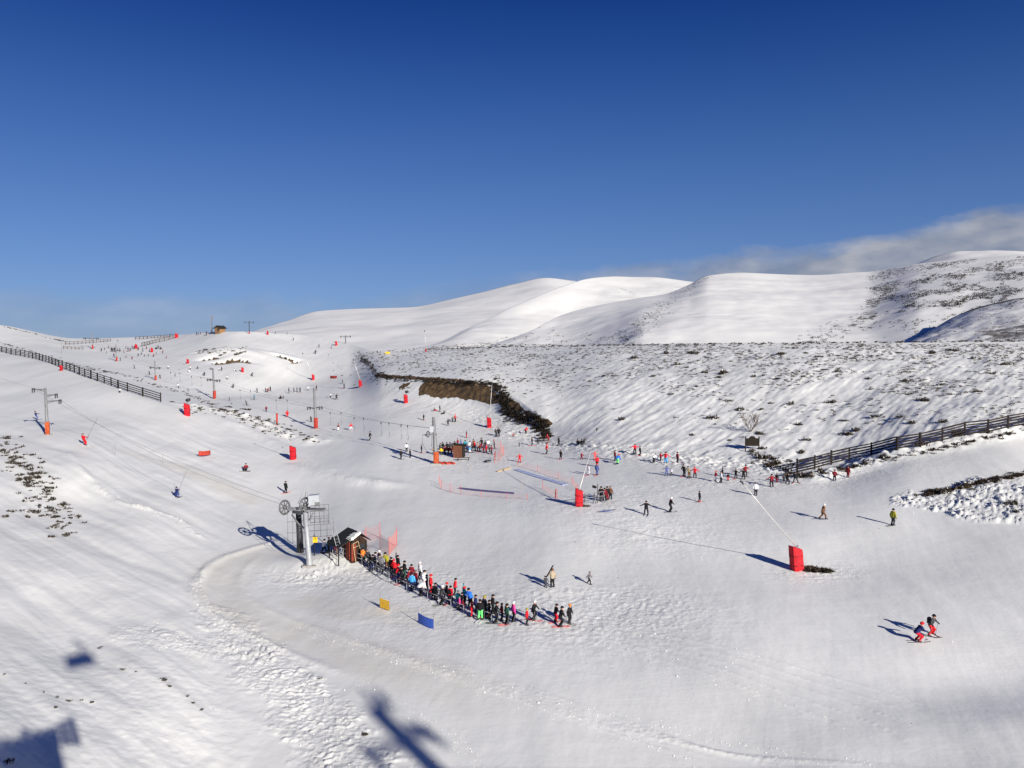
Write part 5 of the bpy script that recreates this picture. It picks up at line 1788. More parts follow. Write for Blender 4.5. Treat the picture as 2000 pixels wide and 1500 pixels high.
Q = dict(note='in the near lift queue', group='skiers queueing at the near lift')
for a in [
    (708, 1101, 32, 'stand', 160, 'orange', 'black', 'black', '-'), (686, 1095, 27, 'stand2', 200, 'red', 'red', 'black', 's'), (659, 1084, 28, 'stand', 40, 'red', 'brown', 'black', 's'),
    (650, 1078, 30, 'stand', 120, 'navy', 'navy', 'black', 's'), (641, 1079, 30, 'stand2', 120, 'grey', 'black', 'black', 's'), (632, 1080, 28, 'stand', 150, 'white', 'black', 'black', 's'),
    (733, 1111, 34, 'stand2', 130, 'white', 'dark grey', 'black', 'sp'), (745, 1119, 38, 'stand', 130, 'grey', 'dark grey', 'black', 'sp'), (756, 1112, 34, 'lean', 150, 'olive', 'brown', 'black', 'sp'),
    (777, 1116, 33, 'raise', 150, 'black', 'black', 'black', 'sp'), (771, 1125, 33, 'stand2', 130, 'red', 'black', 'red', 'sp'), (776, 1135, 34, 'stand', 130, 'red', 'navy', 'red', 'sp'),
    (790, 1130, 35, 'stand2', 120, 'black', 'dark green', 'black', 'sp'), (804, 1134, 33, 'stand', 130, 'dark red', 'black', 'black', 'sp'), (805, 1153, 36, 'stand2', 130, 'light blue', 'navy', 'black', 'sp'),
    (820, 1131, 35, 'stand', 100, 'white', 'black', 'white', 'sp'), (827, 1146, 34, 'stand2', 110, 'white', 'navy', 'black', 'sp'), (822, 1164, 37, 'bent', 140, 'white', 'black', 'white', 'sp'),
    (841, 1161, 41, 'stand', 120, 'red', 'red', 'red', 'sp'), (846, 1170, 26, 'stand2', 130, 'black', 'black', 'black', 'sp'), (862, 1181, 39, 'poles', 110, 'dark grey', 'black', 'white', 'sp'),
    (879, 1178, 35, 'stand2', 130, 'red', 'black', 'black', 'spr'), (888, 1163, 34, 'lean', 110, 'red', 'black', 'black', 'sp'), (895, 1184, 32, 'stand', 130, 'teal', 'navy', 'grey', 'sp'),
    (897, 1191, 27, 'stand', 130, 'pink', 'grey', 'grey', 's'), (907, 1181, 37, 'raise', 120, 'teal', 'black', 'red', 'sp'), (918, 1187, 39, 'stand', 120, 'blue', 'black', 'black', 'sp'),
    (921, 1204, 29, 'stand2', 110, 'red', 'red', 'red', 's'), (938, 1211, 42, 'stand2', 140, 'black', 'lime green', 'black', 'sp'), (947, 1203, 40, 'stand', 110, 'dark grey', 'black', 'olive', 'sp'),
    (962, 1198, 37, 'stand2', 110, 'black', 'black', 'black', 'sp'), (968, 1217, 44, 'poles', 110, 'black', 'black', 'black', 'sp'), (990, 1219, 42, 'stand', 110, 'dark green', 'black', 'black', 'sp'),
    (1003, 1214, 41, 'stand2', 110, 'pink', 'black', 'white', 'sp'), (1029, 1221, 35, 'stand', 100, 'red', 'black', 'olive', 'sp'), (1042, 1211, 40, 'stand', 90, 'black', 'black', 'white', 'sp'),
    (720, 1104, 32, 'stand', 140, 'dark grey', 'black', 'grey', 's'), (739, 1106, 32, 'stand', 120, 'navy', 'black', 'white', 's'),
    (764, 1120, 33, 'stand2', 130, 'black', 'black', 'black', 's'), (698, 1093, 30, 'stand2', 140, 'red', 'black', 'black', 's'), (727, 1114, 32, 'stand2', 120, 'black', 'navy', 'black', 's'), (784, 1140, 34, 'lean', 130, 'black', 'dark grey', 'black', 's'), (812, 1146, 34, 'stand2', 120, 'dark red', 'navy', 'grey', 's'), (852, 1172, 34, 'stand2', 120, 'dark grey', 'dark grey', 'black', 's'), (955, 1208, 38, 'stand2', 120, 'black', 'brown', 'black', 's'), (929, 1196, 36, 'stand', 120, 'navy', 'black', 'black', 's'), (797, 1143, 33, 'stand', 120, 'dark red', 'dark grey', 'black', 's'), (833, 1155, 34, 'stand', 120, 'navy', 'black', 'black', 's'),
    (871, 1171, 35, 'stand', 120, 'black', 'black', 'red', 's'), (901, 1189, 33, 'stand2', 120, 'black', 'dark red', 'black', 's'), 
    (980, 1212, 36, 'stand', 110, 'dark red', 'black', 'black', 's'), (1085, 1215, 37, 'stand', 90, 'black', 'red', 'black', 'sp'), (1095, 1224, 42, 'poles', 90, 'black', 'black', 'black', 'sp'), (1112, 1218, 40, 'stand2', 60, 'black', 'black', 'orange', 'sp')]:
    a = list(a)
    if a[3] in ('stand', 'stand2'): a[3] = rng.choice(['stand', 'stand2', 'poles', 'lean', 'stand2', 'walk'])
    person(*a, **Q)
PEOPLE[0][0]['label_fixed'] = 1
S = dict(group='skiers spread over the lower piste')
person(1079, 1147, 38, 'carry', 200, 'beige', 'black', 'brown', 'k', 'carrying skis over a shoulder', **S)
person(1066, 1147, 23, 'walk', 200, 'dark grey', 'dark grey', 'black', '-', 'child beside the skis carrier', **S)
person(1150, 1141, 26, 'walk', 60, 'grey', 'black', 'grey', '-', 'child walking alone right of the queue end', **S)
person(1793, 1253, 41, 'ski', 75, 'navy', 'red', 'red', 'sp', 'nearer of two skiers at lower right', **S)
person(1819, 1241, 45, 'plough', 40, 'dark grey', 'red', 'black', 'spr', 'farther of two skiers at lower right', **S)
person(1607, 1014, 31, 'walk', 80, 'brown', 'brown', 'white', 's', 'striding above the largest snow gun', **S)
person(1744, 1026, 34, 'stand', 120, 'olive', 'dark grey', 'black', 's', 'alone at the edge of the rough mound', **S)
person(1262, 1006, 29, 'arms_out', 190, 'black', 'black', 'black', 's', 'arms spread, left of the white-helmeted one', **S)
person(1309, 1000, 30, 'poles', 90, 'black', 'black', 'white', 's', 'standing alone on open piste', **S)
person(1366, 980, 22, 'stand2', 100, 'dark grey', 'dark grey', 'black', 's', 'child with red boots, alone', boots='red', **S)
person(1476, 968, 27, 'stand', 180, 'white', 'black', 'grey', '-', 'standing by the tip of the longest lance', **S)
for a in [(1174, 979, 30, 'stand', 180, 'black', 'black', 'black', '-'), (1181, 979, 27, 'stand2', 150, 'dark red', 'black', 'black', '-'), (1186, 977, 28, 'stand', 200, 'black', 'dark red', 'black', '-'), (1192, 975, 26, 'stand2', 160, 'brown', 'black', 'brown', '-')]:
    person(*a, note='in the huddle beside the ski rack', group='people beside the ski rack')
LQ = dict(note='in the class line below the sign', group='ski class below the sign board')
for a in [(1302, 929, 20, 'arms_out', 150, 'denim blue', 'denim blue', 'black', 's'), (1311, 929, 15, 'stand', 150, 'white', 'grey', 'grey', 's'), (1336, 930, 23, 'lean', 130, 'black', 'dark grey', 'black', 's'), (1346, 933, 23, 'lean', 130, 'khaki', 'brown', 'black', 's'),
          (1357, 934, 23, 'arms_out', 180, 'red', 'black', 'red', 's'), (1397, 940, 21, 'poles', 120, 'red', 'white', 'red', 's'), (1408, 943, 23, 'stand2', 120, 'white', 'black', 'black', 's'),
          (1411, 931, 18, 'raise', 90, 'black', 'black', 'black', 's'), (1422, 938, 14, 'stand', 150, 'black', 'red', 'black', 's'), (1437, 935, 20, 'arms_out', 150, 'black', 'black', 'black', 's'),
          (1456, 931, 24, 'arms_out', 170, 'dark red', 'black', 'black', 's'), (1452, 936, 21, 'arms_out', 150, 'black', 'black', 'black', 's')]:
    person(*a, **LQ)
for a in [(1507, 951, 26, 'arms_out', 170, 'dark red', 'black', 'black', 's'), (1517, 943, 19, 'stand', 150, 'black', 'dark red', 'black', 's'), (1531, 941, 16, 'stand', 150, 'dark grey', 'black', 'black', 's'), (1538, 945, 22, 'plough', 130, 'black', 'black', 'black', 's'), (1554, 943, 22, 'plough', 150, 'black', 'dark grey', 'black', 's'),
          (1630, 938, 21, 'stand2', 150, 'dark red', 'black', 'black', 's'), (1656, 933, 24, 'stand', 130, 'dark red', 'dark red', 'black', 's')]:
    person(*a, note='by the road fence end', group='skiers near the road fence')
FB = dict(group='skiers at the foot of the bank')
for a, nt in [((1240, 887, 21, 'arms_out', 180, 'red', 'black', 'black', 's'), 'hands on hips under the bank'), ((1250, 890, 19, 'stand', 120, 'black', 'black', 'black', 's'), 'beside the one with hands on hips'), ((1277, 903, 18, 'bent', 140, 'white', 'black', 'grey', 's'), 'bending at the foot of the bank'),
              ((1290, 901, 18, 'stand', 120, 'red', 'black', 'black', 's'), 'at the foot of the bank'), ((1300, 905, 23, 'arms_out', 160, 'red', 'light blue', 'black', 's'), 'at the foot of the bank'), ((1323, 904, 22, 'stand', 90, 'dark red', 'black', 'black', 's'), 'rightmost at the foot of the bank'),
              ((1201, 900, 21, 'stand', 100, 'dark red', 'navy', 'black', 's'), 'behind the lime green trousers'), ((1206, 906, 20, 'bent', 120, 'blue', 'lime green', 'red', 's'), 'bending over a child'),
              ((1166, 911, 21, 'stand', 180, 'red', 'black', 'black', 's'), 'by the upper part of the leaning lance'), ((1166, 928, 24, 'stand', 140, 'denim blue', 'denim blue', 'red', 's'), 'right of the leaning lance'), ((1162, 898, 17, 'arms_out', 180, 'coral', 'coral', 'coral', 's'), 'behind the leaning lance'),
              ((1149, 928, 21, 'stand2', 120, 'white', 'white', 'black', 's'), 'left of the leaning lance'), ((1136, 898, 14, 'plough', 120, 'dark red', 'dark red', 'red', 's'), 'child left of the leaning lance'),
              ((1130, 868, 11, 'sit', 30, 'black', 'black', 'black', '-'), 'sitting at the foot of the bank'), ((1136, 869, 11, 'sit', -20, 'black', 'dark grey', 'black', '-'), 'sitting at the foot of the bank'), ((1141, 867, 12, 'bent', 20, 'black', 'black', 'black', '-'), 'crouching by two sitting people'),
              ((1095, 897, 19, 'stand2', 160, 'black', 'black', 'black', 's'), 'alone in mid piste beyond the pen'), ((1067, 887, 21, 'poles', 100, 'red', 'black', 'red', 's'), 'in mid piste beyond the pen'), ((1015, 903, 17, 'arms_out', 150, 'red', 'red', 'red', 's'), 'child just beyond the pen'),
              ((1039, 870, 17, 'stand', 120, 'black', 'black', 'black', 's'), 'left of a small group by the cut'), ((1051, 868, 12, 'plough', 120, 'dark grey', 'dark grey', 'black', 's'), 'small child by the earth cut group'), ((1071, 866, 18, 'lean', 150, 'dark red', 'brown', 'red', 's'), 'in the group by the earth cut'), ((1056, 858, 10, 'sit', 60, 'grey', 'black', 'grey', '-'), 'sitting by the earth cut group'),
              ((1091, 870, 18, 'stand2', 120, 'dark grey', 'black', 'black', 's'), 'right of the earth cut group'), ((1027, 847, 13, 'bent', 110, 'red', 'black', 'red', 's'), 'bending just below the earth cut'), ((1002, 854, 9, 'ski', 90, 'red', 'dark grey', 'black', 's'), 'small child below the earth cut'), ((1014, 873, 10, 'stand', 120, 'grey', 'dark grey', 'black', 's'), 'small child below the earth cut'),
              ((974, 852, 17, 'stand', 160, 'black', 'black', 'black', 's'), 'behind the slim lance gun'), ((969, 853, 16, 'lean', 120, 'dark grey', 'black', 'black', 's'), 'behind the slim lance gun')]:
    person(*a, note=nt, **FB)
CQ = dict(note='in the second lift queue', group='crowd at the second lift')
for a in [(860, 883, 18, 'stand', 150, 'grey', 'black', 'black', 's'), (848, 888, 18, 'bent', 100, 'yellow', 'black', 'black', '-'), (862, 889, 16, 'stand', 200, 'yellow', 'dark grey', 'black', '-'), (873, 881, 18, 'stand2', 200, 'black', 'black', 'black', 's'),
          (869, 887, 17, 'stand', 220, 'dark red', 'black', 'black', 's'), (876, 887, 16, 'stand2', 220, 'dark red', 'dark red', 'black', 's'), (882, 886, 16, 'lean', 220, 'brown', 'black', 'black', 's'), (888, 878, 17, 'stand', 200, 'black', 'navy', 'black', 's'),
          (900, 876, 18, 'stand', 220, 'denim blue', 'black', 'grey', 's'), (909, 877, 18, 'stand2', 220, 'teal', 'navy', 'black', 's'), (918, 879, 18, 'stand', 240, 'white', 'black', 'black', 's'), (928, 880, 20, 'lean', 240, 'red', 'dark grey', 'brown', 's'),
          (933, 881, 18, 'stand', 250, 'beige', 'black', 'brown', 's'), (941, 875, 20, 'poles', 250, 'black', 'dark red', 'black', 's'), (937, 883, 17, 'stand2', 250, 'dark red', 'black', 'black', 's'), (945, 883, 18, 'stand', 250, 'dark grey', 'dark red', 'black', 's'),
          (950, 885, 17, 'stand', 250, 'red', 'red', 'red', 's'), (954, 876, 18, 'stand2', 250, 'white', 'grey', 'grey', 's'), (960, 887, 18, 'stand', 260, 'dark red', 'black', 'black', 's'), (966, 876, 18, 'lean', 260, 'grey', 'dark grey', 'brown', 's'), (918, 884, 12, 'stand', 240, 'light blue', 'white', 'white', 's'),
          (865, 880, 17, 'stand2', 200, 'black', 'dark grey', 'black', 's'), (879, 880, 17, 'stand', 200, 'dark grey', 'black', 'black', 's'), (885, 883, 16, 'stand2', 200, 'black', 'dark red', 'black', 's'), (894, 873, 17, 'stand2', 220, 'dark red', 'black', 'grey', 's'), (905, 881, 16, 'stand', 220, 'black', 'brown', 'black', 's'),
          (913, 884, 16, 'stand2', 220, 'navy', 'black', 'black', 's'), (923, 884, 17, 'stand', 240, 'black', 'grey', 'black', 's'), (925, 875, 18, 'stand2', 240, 'brown', 'black', 'black', 's'), (948, 878, 18, 'stand2', 250, 'black', 'navy', 'black', 's'), (956, 883, 17, 'stand2', 250, 'grey', 'black', 'black', 's')]:
    person(*a, **CQ)
MS = dict(group='skiers on the middle piste')
for a, nt in [((911, 855, 14, 'stand2', 120, 'dark red', 'red', 'black', 's'), 'just above the second lift queue'), ((875, 832, 13, 'arms_out', 150, 'black', 'black', 'black', 's'), 'arms spread above the second lift'), ((889, 824, 15, 'stand', 160, 'coral', 'black', 'red', 's'), 'beside a grey-clad child'),
              ((884, 824, 11, 'stand', 160, 'grey', 'black', 'grey', 's'), 'child beside a coral jacket'), ((827, 821, 13, 'poles', 90, 'black', 'black', 'black', 's'), 'alone left of the sitting group'), ((859, 804, 13, 'stand', 120, 'black', 'brown', 'black', 's'), 'standing over sitting people'),
              ((850, 803, 6, 'sit', 40, 'dark grey', 'red', 'black', '-'), 'sitting left of the standing one'), ((866, 809, 6, 'sit', -30, 'black', 'black', 'black', '-'), 'sitting right of the standing one'), ((823, 885, 17, 'stand2', 120, 'black', 'black', 'black', 's'), 'left of the second station mast'),
              ((783, 897, 20, 'stand2', 90, 'black', 'black', 'black', 's'), 'leftmost of three by the mast shadow'), ((794, 882, 17, 'stand', 160, 'white', 'black', 'black', 's'), 'middle of three by the mast shadow'), ((801, 894, 17, 'stand', 120, 'black', 'black', 'black', 's'), 'rightmost of three by the mast shadow'),
              ((722, 860, 18, 'poles', 100, 'black', 'dark grey', 'black', 's'), 'alone on grey open snow'), ((660, 841, 14, 'plough', 60, 'dark red', 'white', 'black', 's'), 'left of two right of the centre pylon'), ((685, 840, 14, 'plough', 70, 'red', 'white', 'red', 's'), 'right of two right of the centre pylon'),
              ((608, 824, 12, 'tow', 150, 'dark grey', 'black', 'black', 's'), 'riding the tow by the centre pylon'), ((561, 815, 14, 'stand', 180, 'red', 'red', 'red', 's'), 'left of the centre pylon'), ((520, 804, 11, 'stand', 160, 'dark red', 'dark grey', 'black', 's'), 'on the tow track above the scrub'),
              ((482, 792, 11, 'tow', 160, 'grey', 'black', 'grey', 's'), 'on the tow track beside the scrub'), ((496, 781, 11, 'poles', 120, 'teal', 'black', 'black', 's'), 'above the scrubby rib'), ((502, 767, 10, 'stand', 120, 'dark green', 'black', 'black', 's'), 'upper of a pair above the scrubby rib'),
              ((448, 783, 8, 'stand', 120, 'dark grey', 'black', 'black', 's'), 'right of the scrub rib pylon'), ((519, 766, 9, 'stand', 120, 'brown', 'black', 'black', 's'), 'in a trio left of the class row'), ((523, 766, 9, 'bent', 100, 'dark red', 'dark red', 'black', 's'), 'in a trio left of the class row'), ((528, 764, 10, 'stand', 160, 'black', 'black', 'black', 's'), 'in a trio left of the class row'),
              ((548, 779, 7, 'sit', 30, 'black', 'black', 'black', '-'), 'sitting below the class row'), ((553, 779, 7, 'bent', 60, 'grey', 'black', 'grey', '-'), 'crouching below the class row'),
              ((564, 768, 11, 'lean', 120, 'black', 'black', 'black', 's'), 'in the far class row'), ((574, 767, 10, 'stand', 120, 'black', 'dark grey', 'black', 's'), 'in the far class row'), ((580, 766, 10, 'stand', 120, 'dark grey', 'black', 'black', 's'), 'in the far class row'), ((586, 766, 10, 'stand', 120, 'dark green', 'black', 'black', 's'), 'in the far class row'),
              ((602, 763, 9, 'arms_out', 160, 'white', 'grey', 'grey', 's'), 'right of the far class row'), ((618, 762, 10, 'stand', 120, 'black', 'brown', 'black', 's'), 'above the centre pylon top'), ((645, 777, 10, 'plough', 90, 'white', 'black', 'black', 's'), 'left of a pair in mid piste'), ((657, 780, 11, 'plough', 90, 'black', 'black', 'black', 's'), 'right of a pair in mid piste'),
              ((669, 749, 8, 'stand', 120, 'black', 'black', 'black', 's'), 'upper of two left of a lance gun'), ((672, 759, 11, 'stand2', 120, 'black', 'black', 'black', 's'), 'lower of two left of a lance gun'), ((349, 758, 10, 'tow', 160, 'white', 'dark green', 'black', 's'), 'riding the tow past the fence end'), ((368, 764, 6, 'tow', 160, 'dark grey', 'black', 'black', 's'), 'riding the tow below the white jacket')]:
    person(*a, note=nt, **MS)
person(167, 870, 25, 'tow', 165, 'red', 'red', 'grey', 'st', 'riding the drag lift on the left slope', 'skiers on the left slope')
person(348, 972, 23, 'tow', 170, 'navy', 'denim blue', 'black', 'st', 'riding the tow up the left slope', 'skiers on the left slope')
person(344, 971, 16, 'bent', 120, 'navy', 'navy', 'blue', 's', 'child close beside the tow rider', 'skiers on the left slope')
person(480, 919, 16, 'sit', 40, 'dark red', 'dark grey', 'black', 'b', 'snowboarder sitting on the left slope', 'skiers on the left slope')
person(558, 963, 24, 'stand2', 150, 'black', 'black', 'black', 's', 'alone above the drive station', 'skiers on the left slope')
person(73, 820, 18, 'tow', 160, 'navy', 'denim blue', 'black', 's', 'riding the drag lift beside the left pylon', 'skiers on the left slope')
person(234, 767, 9, 'bent', 60, 'white', 'black', 'black', '-', 'bending at the foot of the left fence', 'skiers on the left slope')
for k, (x, y, h, ps) in enumerate([(242, 690, 7, 'stand'), (246, 681, 6, 'stand2'), (270, 684, 7, 'stand'), (286, 682, 6, 'stand'), (292, 687, 6, 'stand2'), (300, 697, 6, 'stand'), (318, 690, 6, 'stand2'), (325, 700, 6, 'stand'), (212, 680, 5, 'stand'), (246, 699, 6, 'stand2'), (258, 702, 6, 'stand')]):
    person(x, y, h, ps, rng.uniform(60, 220), 'dark red', 'black', 'black', 's', group='tiny skiers on the upper nursery slope', label='tiny dark red skier among the beginners below the left skyline')
for k, (x, y, h, ps) in enumerate([(198, 686, 7, 'stand'), (204, 684, 5, 'stand2'), (208, 691, 6, 'stand'), (218, 687, 9, 'stand'), (224, 688, 10, 'stand2'), (221, 685, 6, 'bent'), (230, 685, 6, 'stand'), (234, 686, 7, 'stand2'), (223, 698, 8, 'tow'), (235, 705, 7, 'stand'),
                                (250, 687, 10, 'stand2'), (254, 686, 7, 'stand'), (258, 682, 8, 'stand'), (262, 682, 7, 'stand2'), (279, 688, 9, 'stand'), (270, 696, 6, 'stand2'), (276, 693, 5, 'stand'), (282, 697, 5, 'bent'), (290, 696, 5, 'stand'), (305, 692, 5, 'stand2'), (309, 681, 7, 'stand'), (305, 682, 5, 'sit'), (314, 682, 5, 'sit')]):
    person(x, y, h, ps, rng.uniform(60, 220), rng.choice(['black', 'dark grey', 'black', 'navy']), rng.choice(['black', 'dark grey']), 'black', 's', group='tiny skiers on the upper nursery slope', label='tiny dark skier in the beginners crowd below the left skyline')
for k, (x, y, h, ps) in enumerate([(384, 654, 6, 'stand'), (387, 654, 6, 'stand2'), (392, 653, 5, 'stand'), (403, 655, 9, 'stand2'), (412, 652, 5, 'stand'), (420, 650, 5, 'stand')]):
    person(x, y, h, ps, rng.uniform(60, 220), rng.choice(['black', 'navy', 'dark red']), 'black', 'black', 's', group='tiny skiers by the hilltop hut', label='tiny skier on the skyline just left of the hilltop hut')
for k, (x, y, h, ps) in enumerate([(263, 720, 8, 'tow'), (292, 732, 8, 'tow'), (313, 739, 8, 'tow')]):
    person(x, y, h, ps, 150, 'dark grey', 'black', 'black', 's', group='tiny tow riders', label='tiny tow rider beside the grey slope edge at upper left')
for k, (x, y, h, ps) in enumerate([(329, 720, 7, 'ski'), (350, 722, 5, 'stand'), (372, 722, 8, 'stand'), (369, 727, 5, 'sit'), (386, 721, 6, 'ski'), (412, 722, 5, 'stand'), (428, 724, 6, 'stand'), (433, 724, 8, 'stand'), (459, 725, 4, 'sit'), (360, 712, 5, 'stand'), (399, 734, 8, 'ski'), (444, 741, 8, 'stand'), (492, 735, 8, 'ski'), (342, 735, 7, 'stand2'), (415, 712, 6, 'stand'), (455, 758, 9, 'ski')]):
    person(x, y, h, ps, rng.uniform(60, 220), rng.choice(['black', 'dark grey', 'white']), 'black', 'black', 's', group='tiny skiers under the earth scars', label='tiny skier on the piste around and below the brown earth scars')
for k, (x, y, h, ps) in enumerate([(616, 691, 9, 'ski'), (623, 679, 7, 'stand'), (648, 681, 7, 'stand'), (573, 665, 6, 'stand'), (538, 652, 5, 'stand'), (561, 653, 5, 'stand'), (737, 690, 6, 'stand'), (230, 667, 5, 'stand')]):
    person(x, y, h, ps, rng.uniform(60, 220), rng.choice(['black', 'dark grey']), 'black', 'black', 's', group='tiny skiers high on the piste', label='tiny lone skier high on the piste near the skyline')

# wording: things that look the same are told apart by their order from the left
ORD = ['leftmost', 'second', 'third', 'fourth', 'fifth', 'sixth', 'seventh', 'eighth', 'ninth', 'tenth', 'eleventh', 'twelfth', 'thirteenth', 'fourteenth', 'fifteenth', 'sixteenth',
       'seventeenth', 'eighteenth', 'nineteenth', 'twentieth', 'twenty-first', 'twenty-second', 'twenty-third', 'twenty-fourth', 'twenty-fifth']


def tell_apart(items):
    """items: (object, label, x). Equal labels get their order from the left."""
    by_label = {}
    for o, lab, x in items:
        by_label.setdefault(lab, []).append((x, o))
    for lab, its in by_label.items():
        its.sort(key=lambda t: t[0])
        for i, (x, o) in enumerate(its):
            l_ = lab
            if len(its) > 1:
                l_ = lab + (', leftmost such' if i == 0 else f', {ORD[i]} such from left')
            o['label'] = l_


tell_apart(PEOPLE)
tell_apart(POLES)
for o, lab, x in PEOPLE:
    if len(o['label'].split()) > 16:
        o['label'] = o['label'].replace(', white helmet', '').replace(', red helmet', '').replace(' such', '')
    if len(o['label'].split()) > 16:
        o['label'] = o['label'].replace('person in ', '').replace(' ski suit', ' suit')

    if 'label_fixed' in o: del o['label_fixed']
PEOPLE[0][0]['label'] = 'lift attendant in orange vest and black trousers at the head of the queue'
# ---------------------------------------------------------------- heather and scrub
def clump_mesh(seed, n, r, h, flat=1.0, leaf=0.16):
    """a low woody bush: slender shoots leaning outwards with gaps between them, uneven outline"""
    q = random.Random(seed)
    vs, fs = [], []
    lobes = [(q.uniform(-.6, .6) * r, q.uniform(-.6, .6) * r * flat, q.uniform(.35, .75) * r, q.uniform(.55, 1.1)) for k in range(4)]
    for k in range(n):
        lx, ly, lr, lh = q.choice(lobes)
        a = q.uniform(0, 2 * math.pi); rr = lr * math.sqrt(q.random())
        x, y = lx + rr * math.cos(a), ly + rr * math.sin(a) * flat
        z = h * lh * max(0.05, 1 - (rr / lr) ** 2 * 0.8) * q.uniform(0.0, 0.8)
        s = leaf * q.uniform(.6, 1.7)
        d1 = Vector((math.cos(a) * .7 + q.uniform(-.6, .6), math.sin(a) * .7 + q.uniform(-.6, .6), q.uniform(.1, 1.1))).normalized() * s
        d2 = Vector((q.uniform(-1, 1), q.uniform(-1, 1), q.uniform(-.4, .4))).normalized() * s * .27
        c = Vector((x, y, z)); o = len(vs)
        vs += [c - d1 * .6, c + d2, c + d1, c - d2]
        fs.append((o, o + 1, o + 2, o + 3))
    return vs, fs


BUSH = []
for k in range(6):
    v, f = clump_mesh(100 + k, 230, 0.75, 0.6, 0.8, 0.15)
    me = bpy.data.meshes.new('heather_bush'); me.from_pydata([tuple(x) for x in v], [], f)
    for m_ in (M['heather'], M['heather_green'], M['snow_lump'], M['twig']): me.materials.append(m_)
    me.polygons.foreach_set('material_index', NR.choice([0, 1, 2, 3], len(f), p=[.64, .20, .08, .08]).astype(np.int32))
    BUSH.append(me)
q = random.Random(21)
BUSHES = []


def bush(px, py, wpx, label, group, hf=0.42):
    p = place(px, py)
    o = bpy.data.objects.new('heather_bush', q.choice(BUSH))
    C.objects.link(o)
    s = wpx * p.y / F / 1.5
    o.location = p - Vector((0, 0, 0.05 * s))
    o.rotation_euler = (0, 0, q.uniform(0, 6.28))
    o.scale = (s, s, s * q.uniform(.75, 1.2) * hf / .42)
    size = 'wide' if wpx >= 20 else ('narrow' if wpx >= 14 else 'tiny')
    tag(o, None, 'bush', group)
    BUSHES.append((o, label.replace('SIZE', size).replace('BAND', 'high on' if py < 735 else ('midway up' if py < 800 else 'low on')), px))


BANK = [(1213, 820, 22), (1322, 712, 18), (1356, 690, 26), (1340, 718, 12), (1376, 728, 16), (1412, 730, 26), (1405, 738, 18), (1472, 736, 18), (1492, 733, 12), (1527, 692, 24), (1520, 740, 12), (1487, 800, 12), (1445, 800, 22), (1425, 783, 20), (1392, 818, 26), (1361, 755, 12),
        (1545, 790, 22), (1508, 788, 16), (1622, 786, 22), (1572, 690, 14), (1592, 702, 12), (1600, 697, 18), (1612, 722, 14), (1634, 726, 14), (1712, 813, 26), (1694, 740, 18), (1805, 782, 26), (1820, 690, 26), (1862, 685, 26), (1758, 690, 16), (1900, 700, 14), (1648, 822, 16), (1655, 849, 30), (1670, 842, 22),
        (1842, 825, 24), (1760, 815, 20), (1780, 826, 26), (1935, 730, 20), (1965, 712, 22), (1910, 765, 20), (1838, 752, 16), (1770, 745, 20), (1700, 760, 14), (1560, 830, 20), (1575, 860, 18), (1485, 848, 22), (1350, 850, 16), (1310, 770, 14), (1277, 735, 14), (1240, 700, 22), (1300, 690, 20), (1180, 735, 12), (1152, 745, 10),
        (1425, 860, 14), (1565, 884, 22), (1490, 876, 20), (1470, 881, 16)]
for b in BANK:
    bush(*b, 'SIZE heather bush BAND the right bank', 'heather bushes on the right bank')
for b in [(1487, 895, 24), (1521, 905, 26), (1505, 912, 26), (1541, 928, 22), (1478, 890, 18), (1560, 932, 24), (1580, 930, 26), (1602, 922, 20), (1640, 915, 22), (1725, 893, 22), (1690, 905, 14), (1800, 868, 24), (1875, 850, 34), (1930, 845, 20)]:
    bush(*b, 'SIZE dark bush at the foot of the road fence', 'bushes along the road fence', hf=0.6)
for b in [(1975, 985, 34), (1985, 1000, 20), (1940, 940, 20), (1900, 955, 14), (1850, 962, 30), (1820, 966, 20)]:
    bush(*b, 'SIZE low bush on the rough snow mound', 'bushes on the snow mound', hf=0.4)
for b in [(12, 857, 22), (5, 880, 16), (25, 893, 20), (42, 905, 18), (18, 905, 12), (58, 935, 26), (38, 928, 18), (80, 925, 22), (92, 960, 20), (102, 945, 12), (120, 985, 18), (10, 1010, 20), (68, 1000, 26), (55, 1010, 18), (105, 1030, 24), (130, 1045, 18), (135, 1000, 10), (20, 1000, 16), (82, 1008, 14), (118, 1020, 14)]:
    bush(*b, 'SIZE woody bush on the slope at the left edge', 'bushes on the left slope', hf=0.45)
for b in [(195, 1265, 12), (318, 1328, 22), (330, 1340, 14), (240, 1308, 12), (265, 1312, 8), (365, 1360, 12), (375, 1373, 12), (392, 1386, 12), (8, 1317, 10), (50, 1335, 10), (85, 1352, 8), (110, 1362, 14), (133, 1370, 16), (108, 1382, 12), (160, 1368, 10), (178, 1372, 12), (14, 1490, 34), (625, 1325, 10), (710, 1435, 20)]:
    bush(*b, 'SIZE tuft of dry heather at lower left', 'heather tufts at lower left', hf=0.3)
for b in [(415, 790, 14), (430, 800, 20), (455, 803, 26), (480, 800, 24), (500, 815, 20), (470, 818, 14), (520, 822, 20), (558, 838, 14), (585, 845, 12), (590, 850, 18), (600, 858, 20), (612, 862, 14), (445, 795, 18), (335, 785, 16)]:
    bush(*b, 'SIZE heather bush on the rib below the left fence', 'bushes on the scrubby rib', hf=0.25)
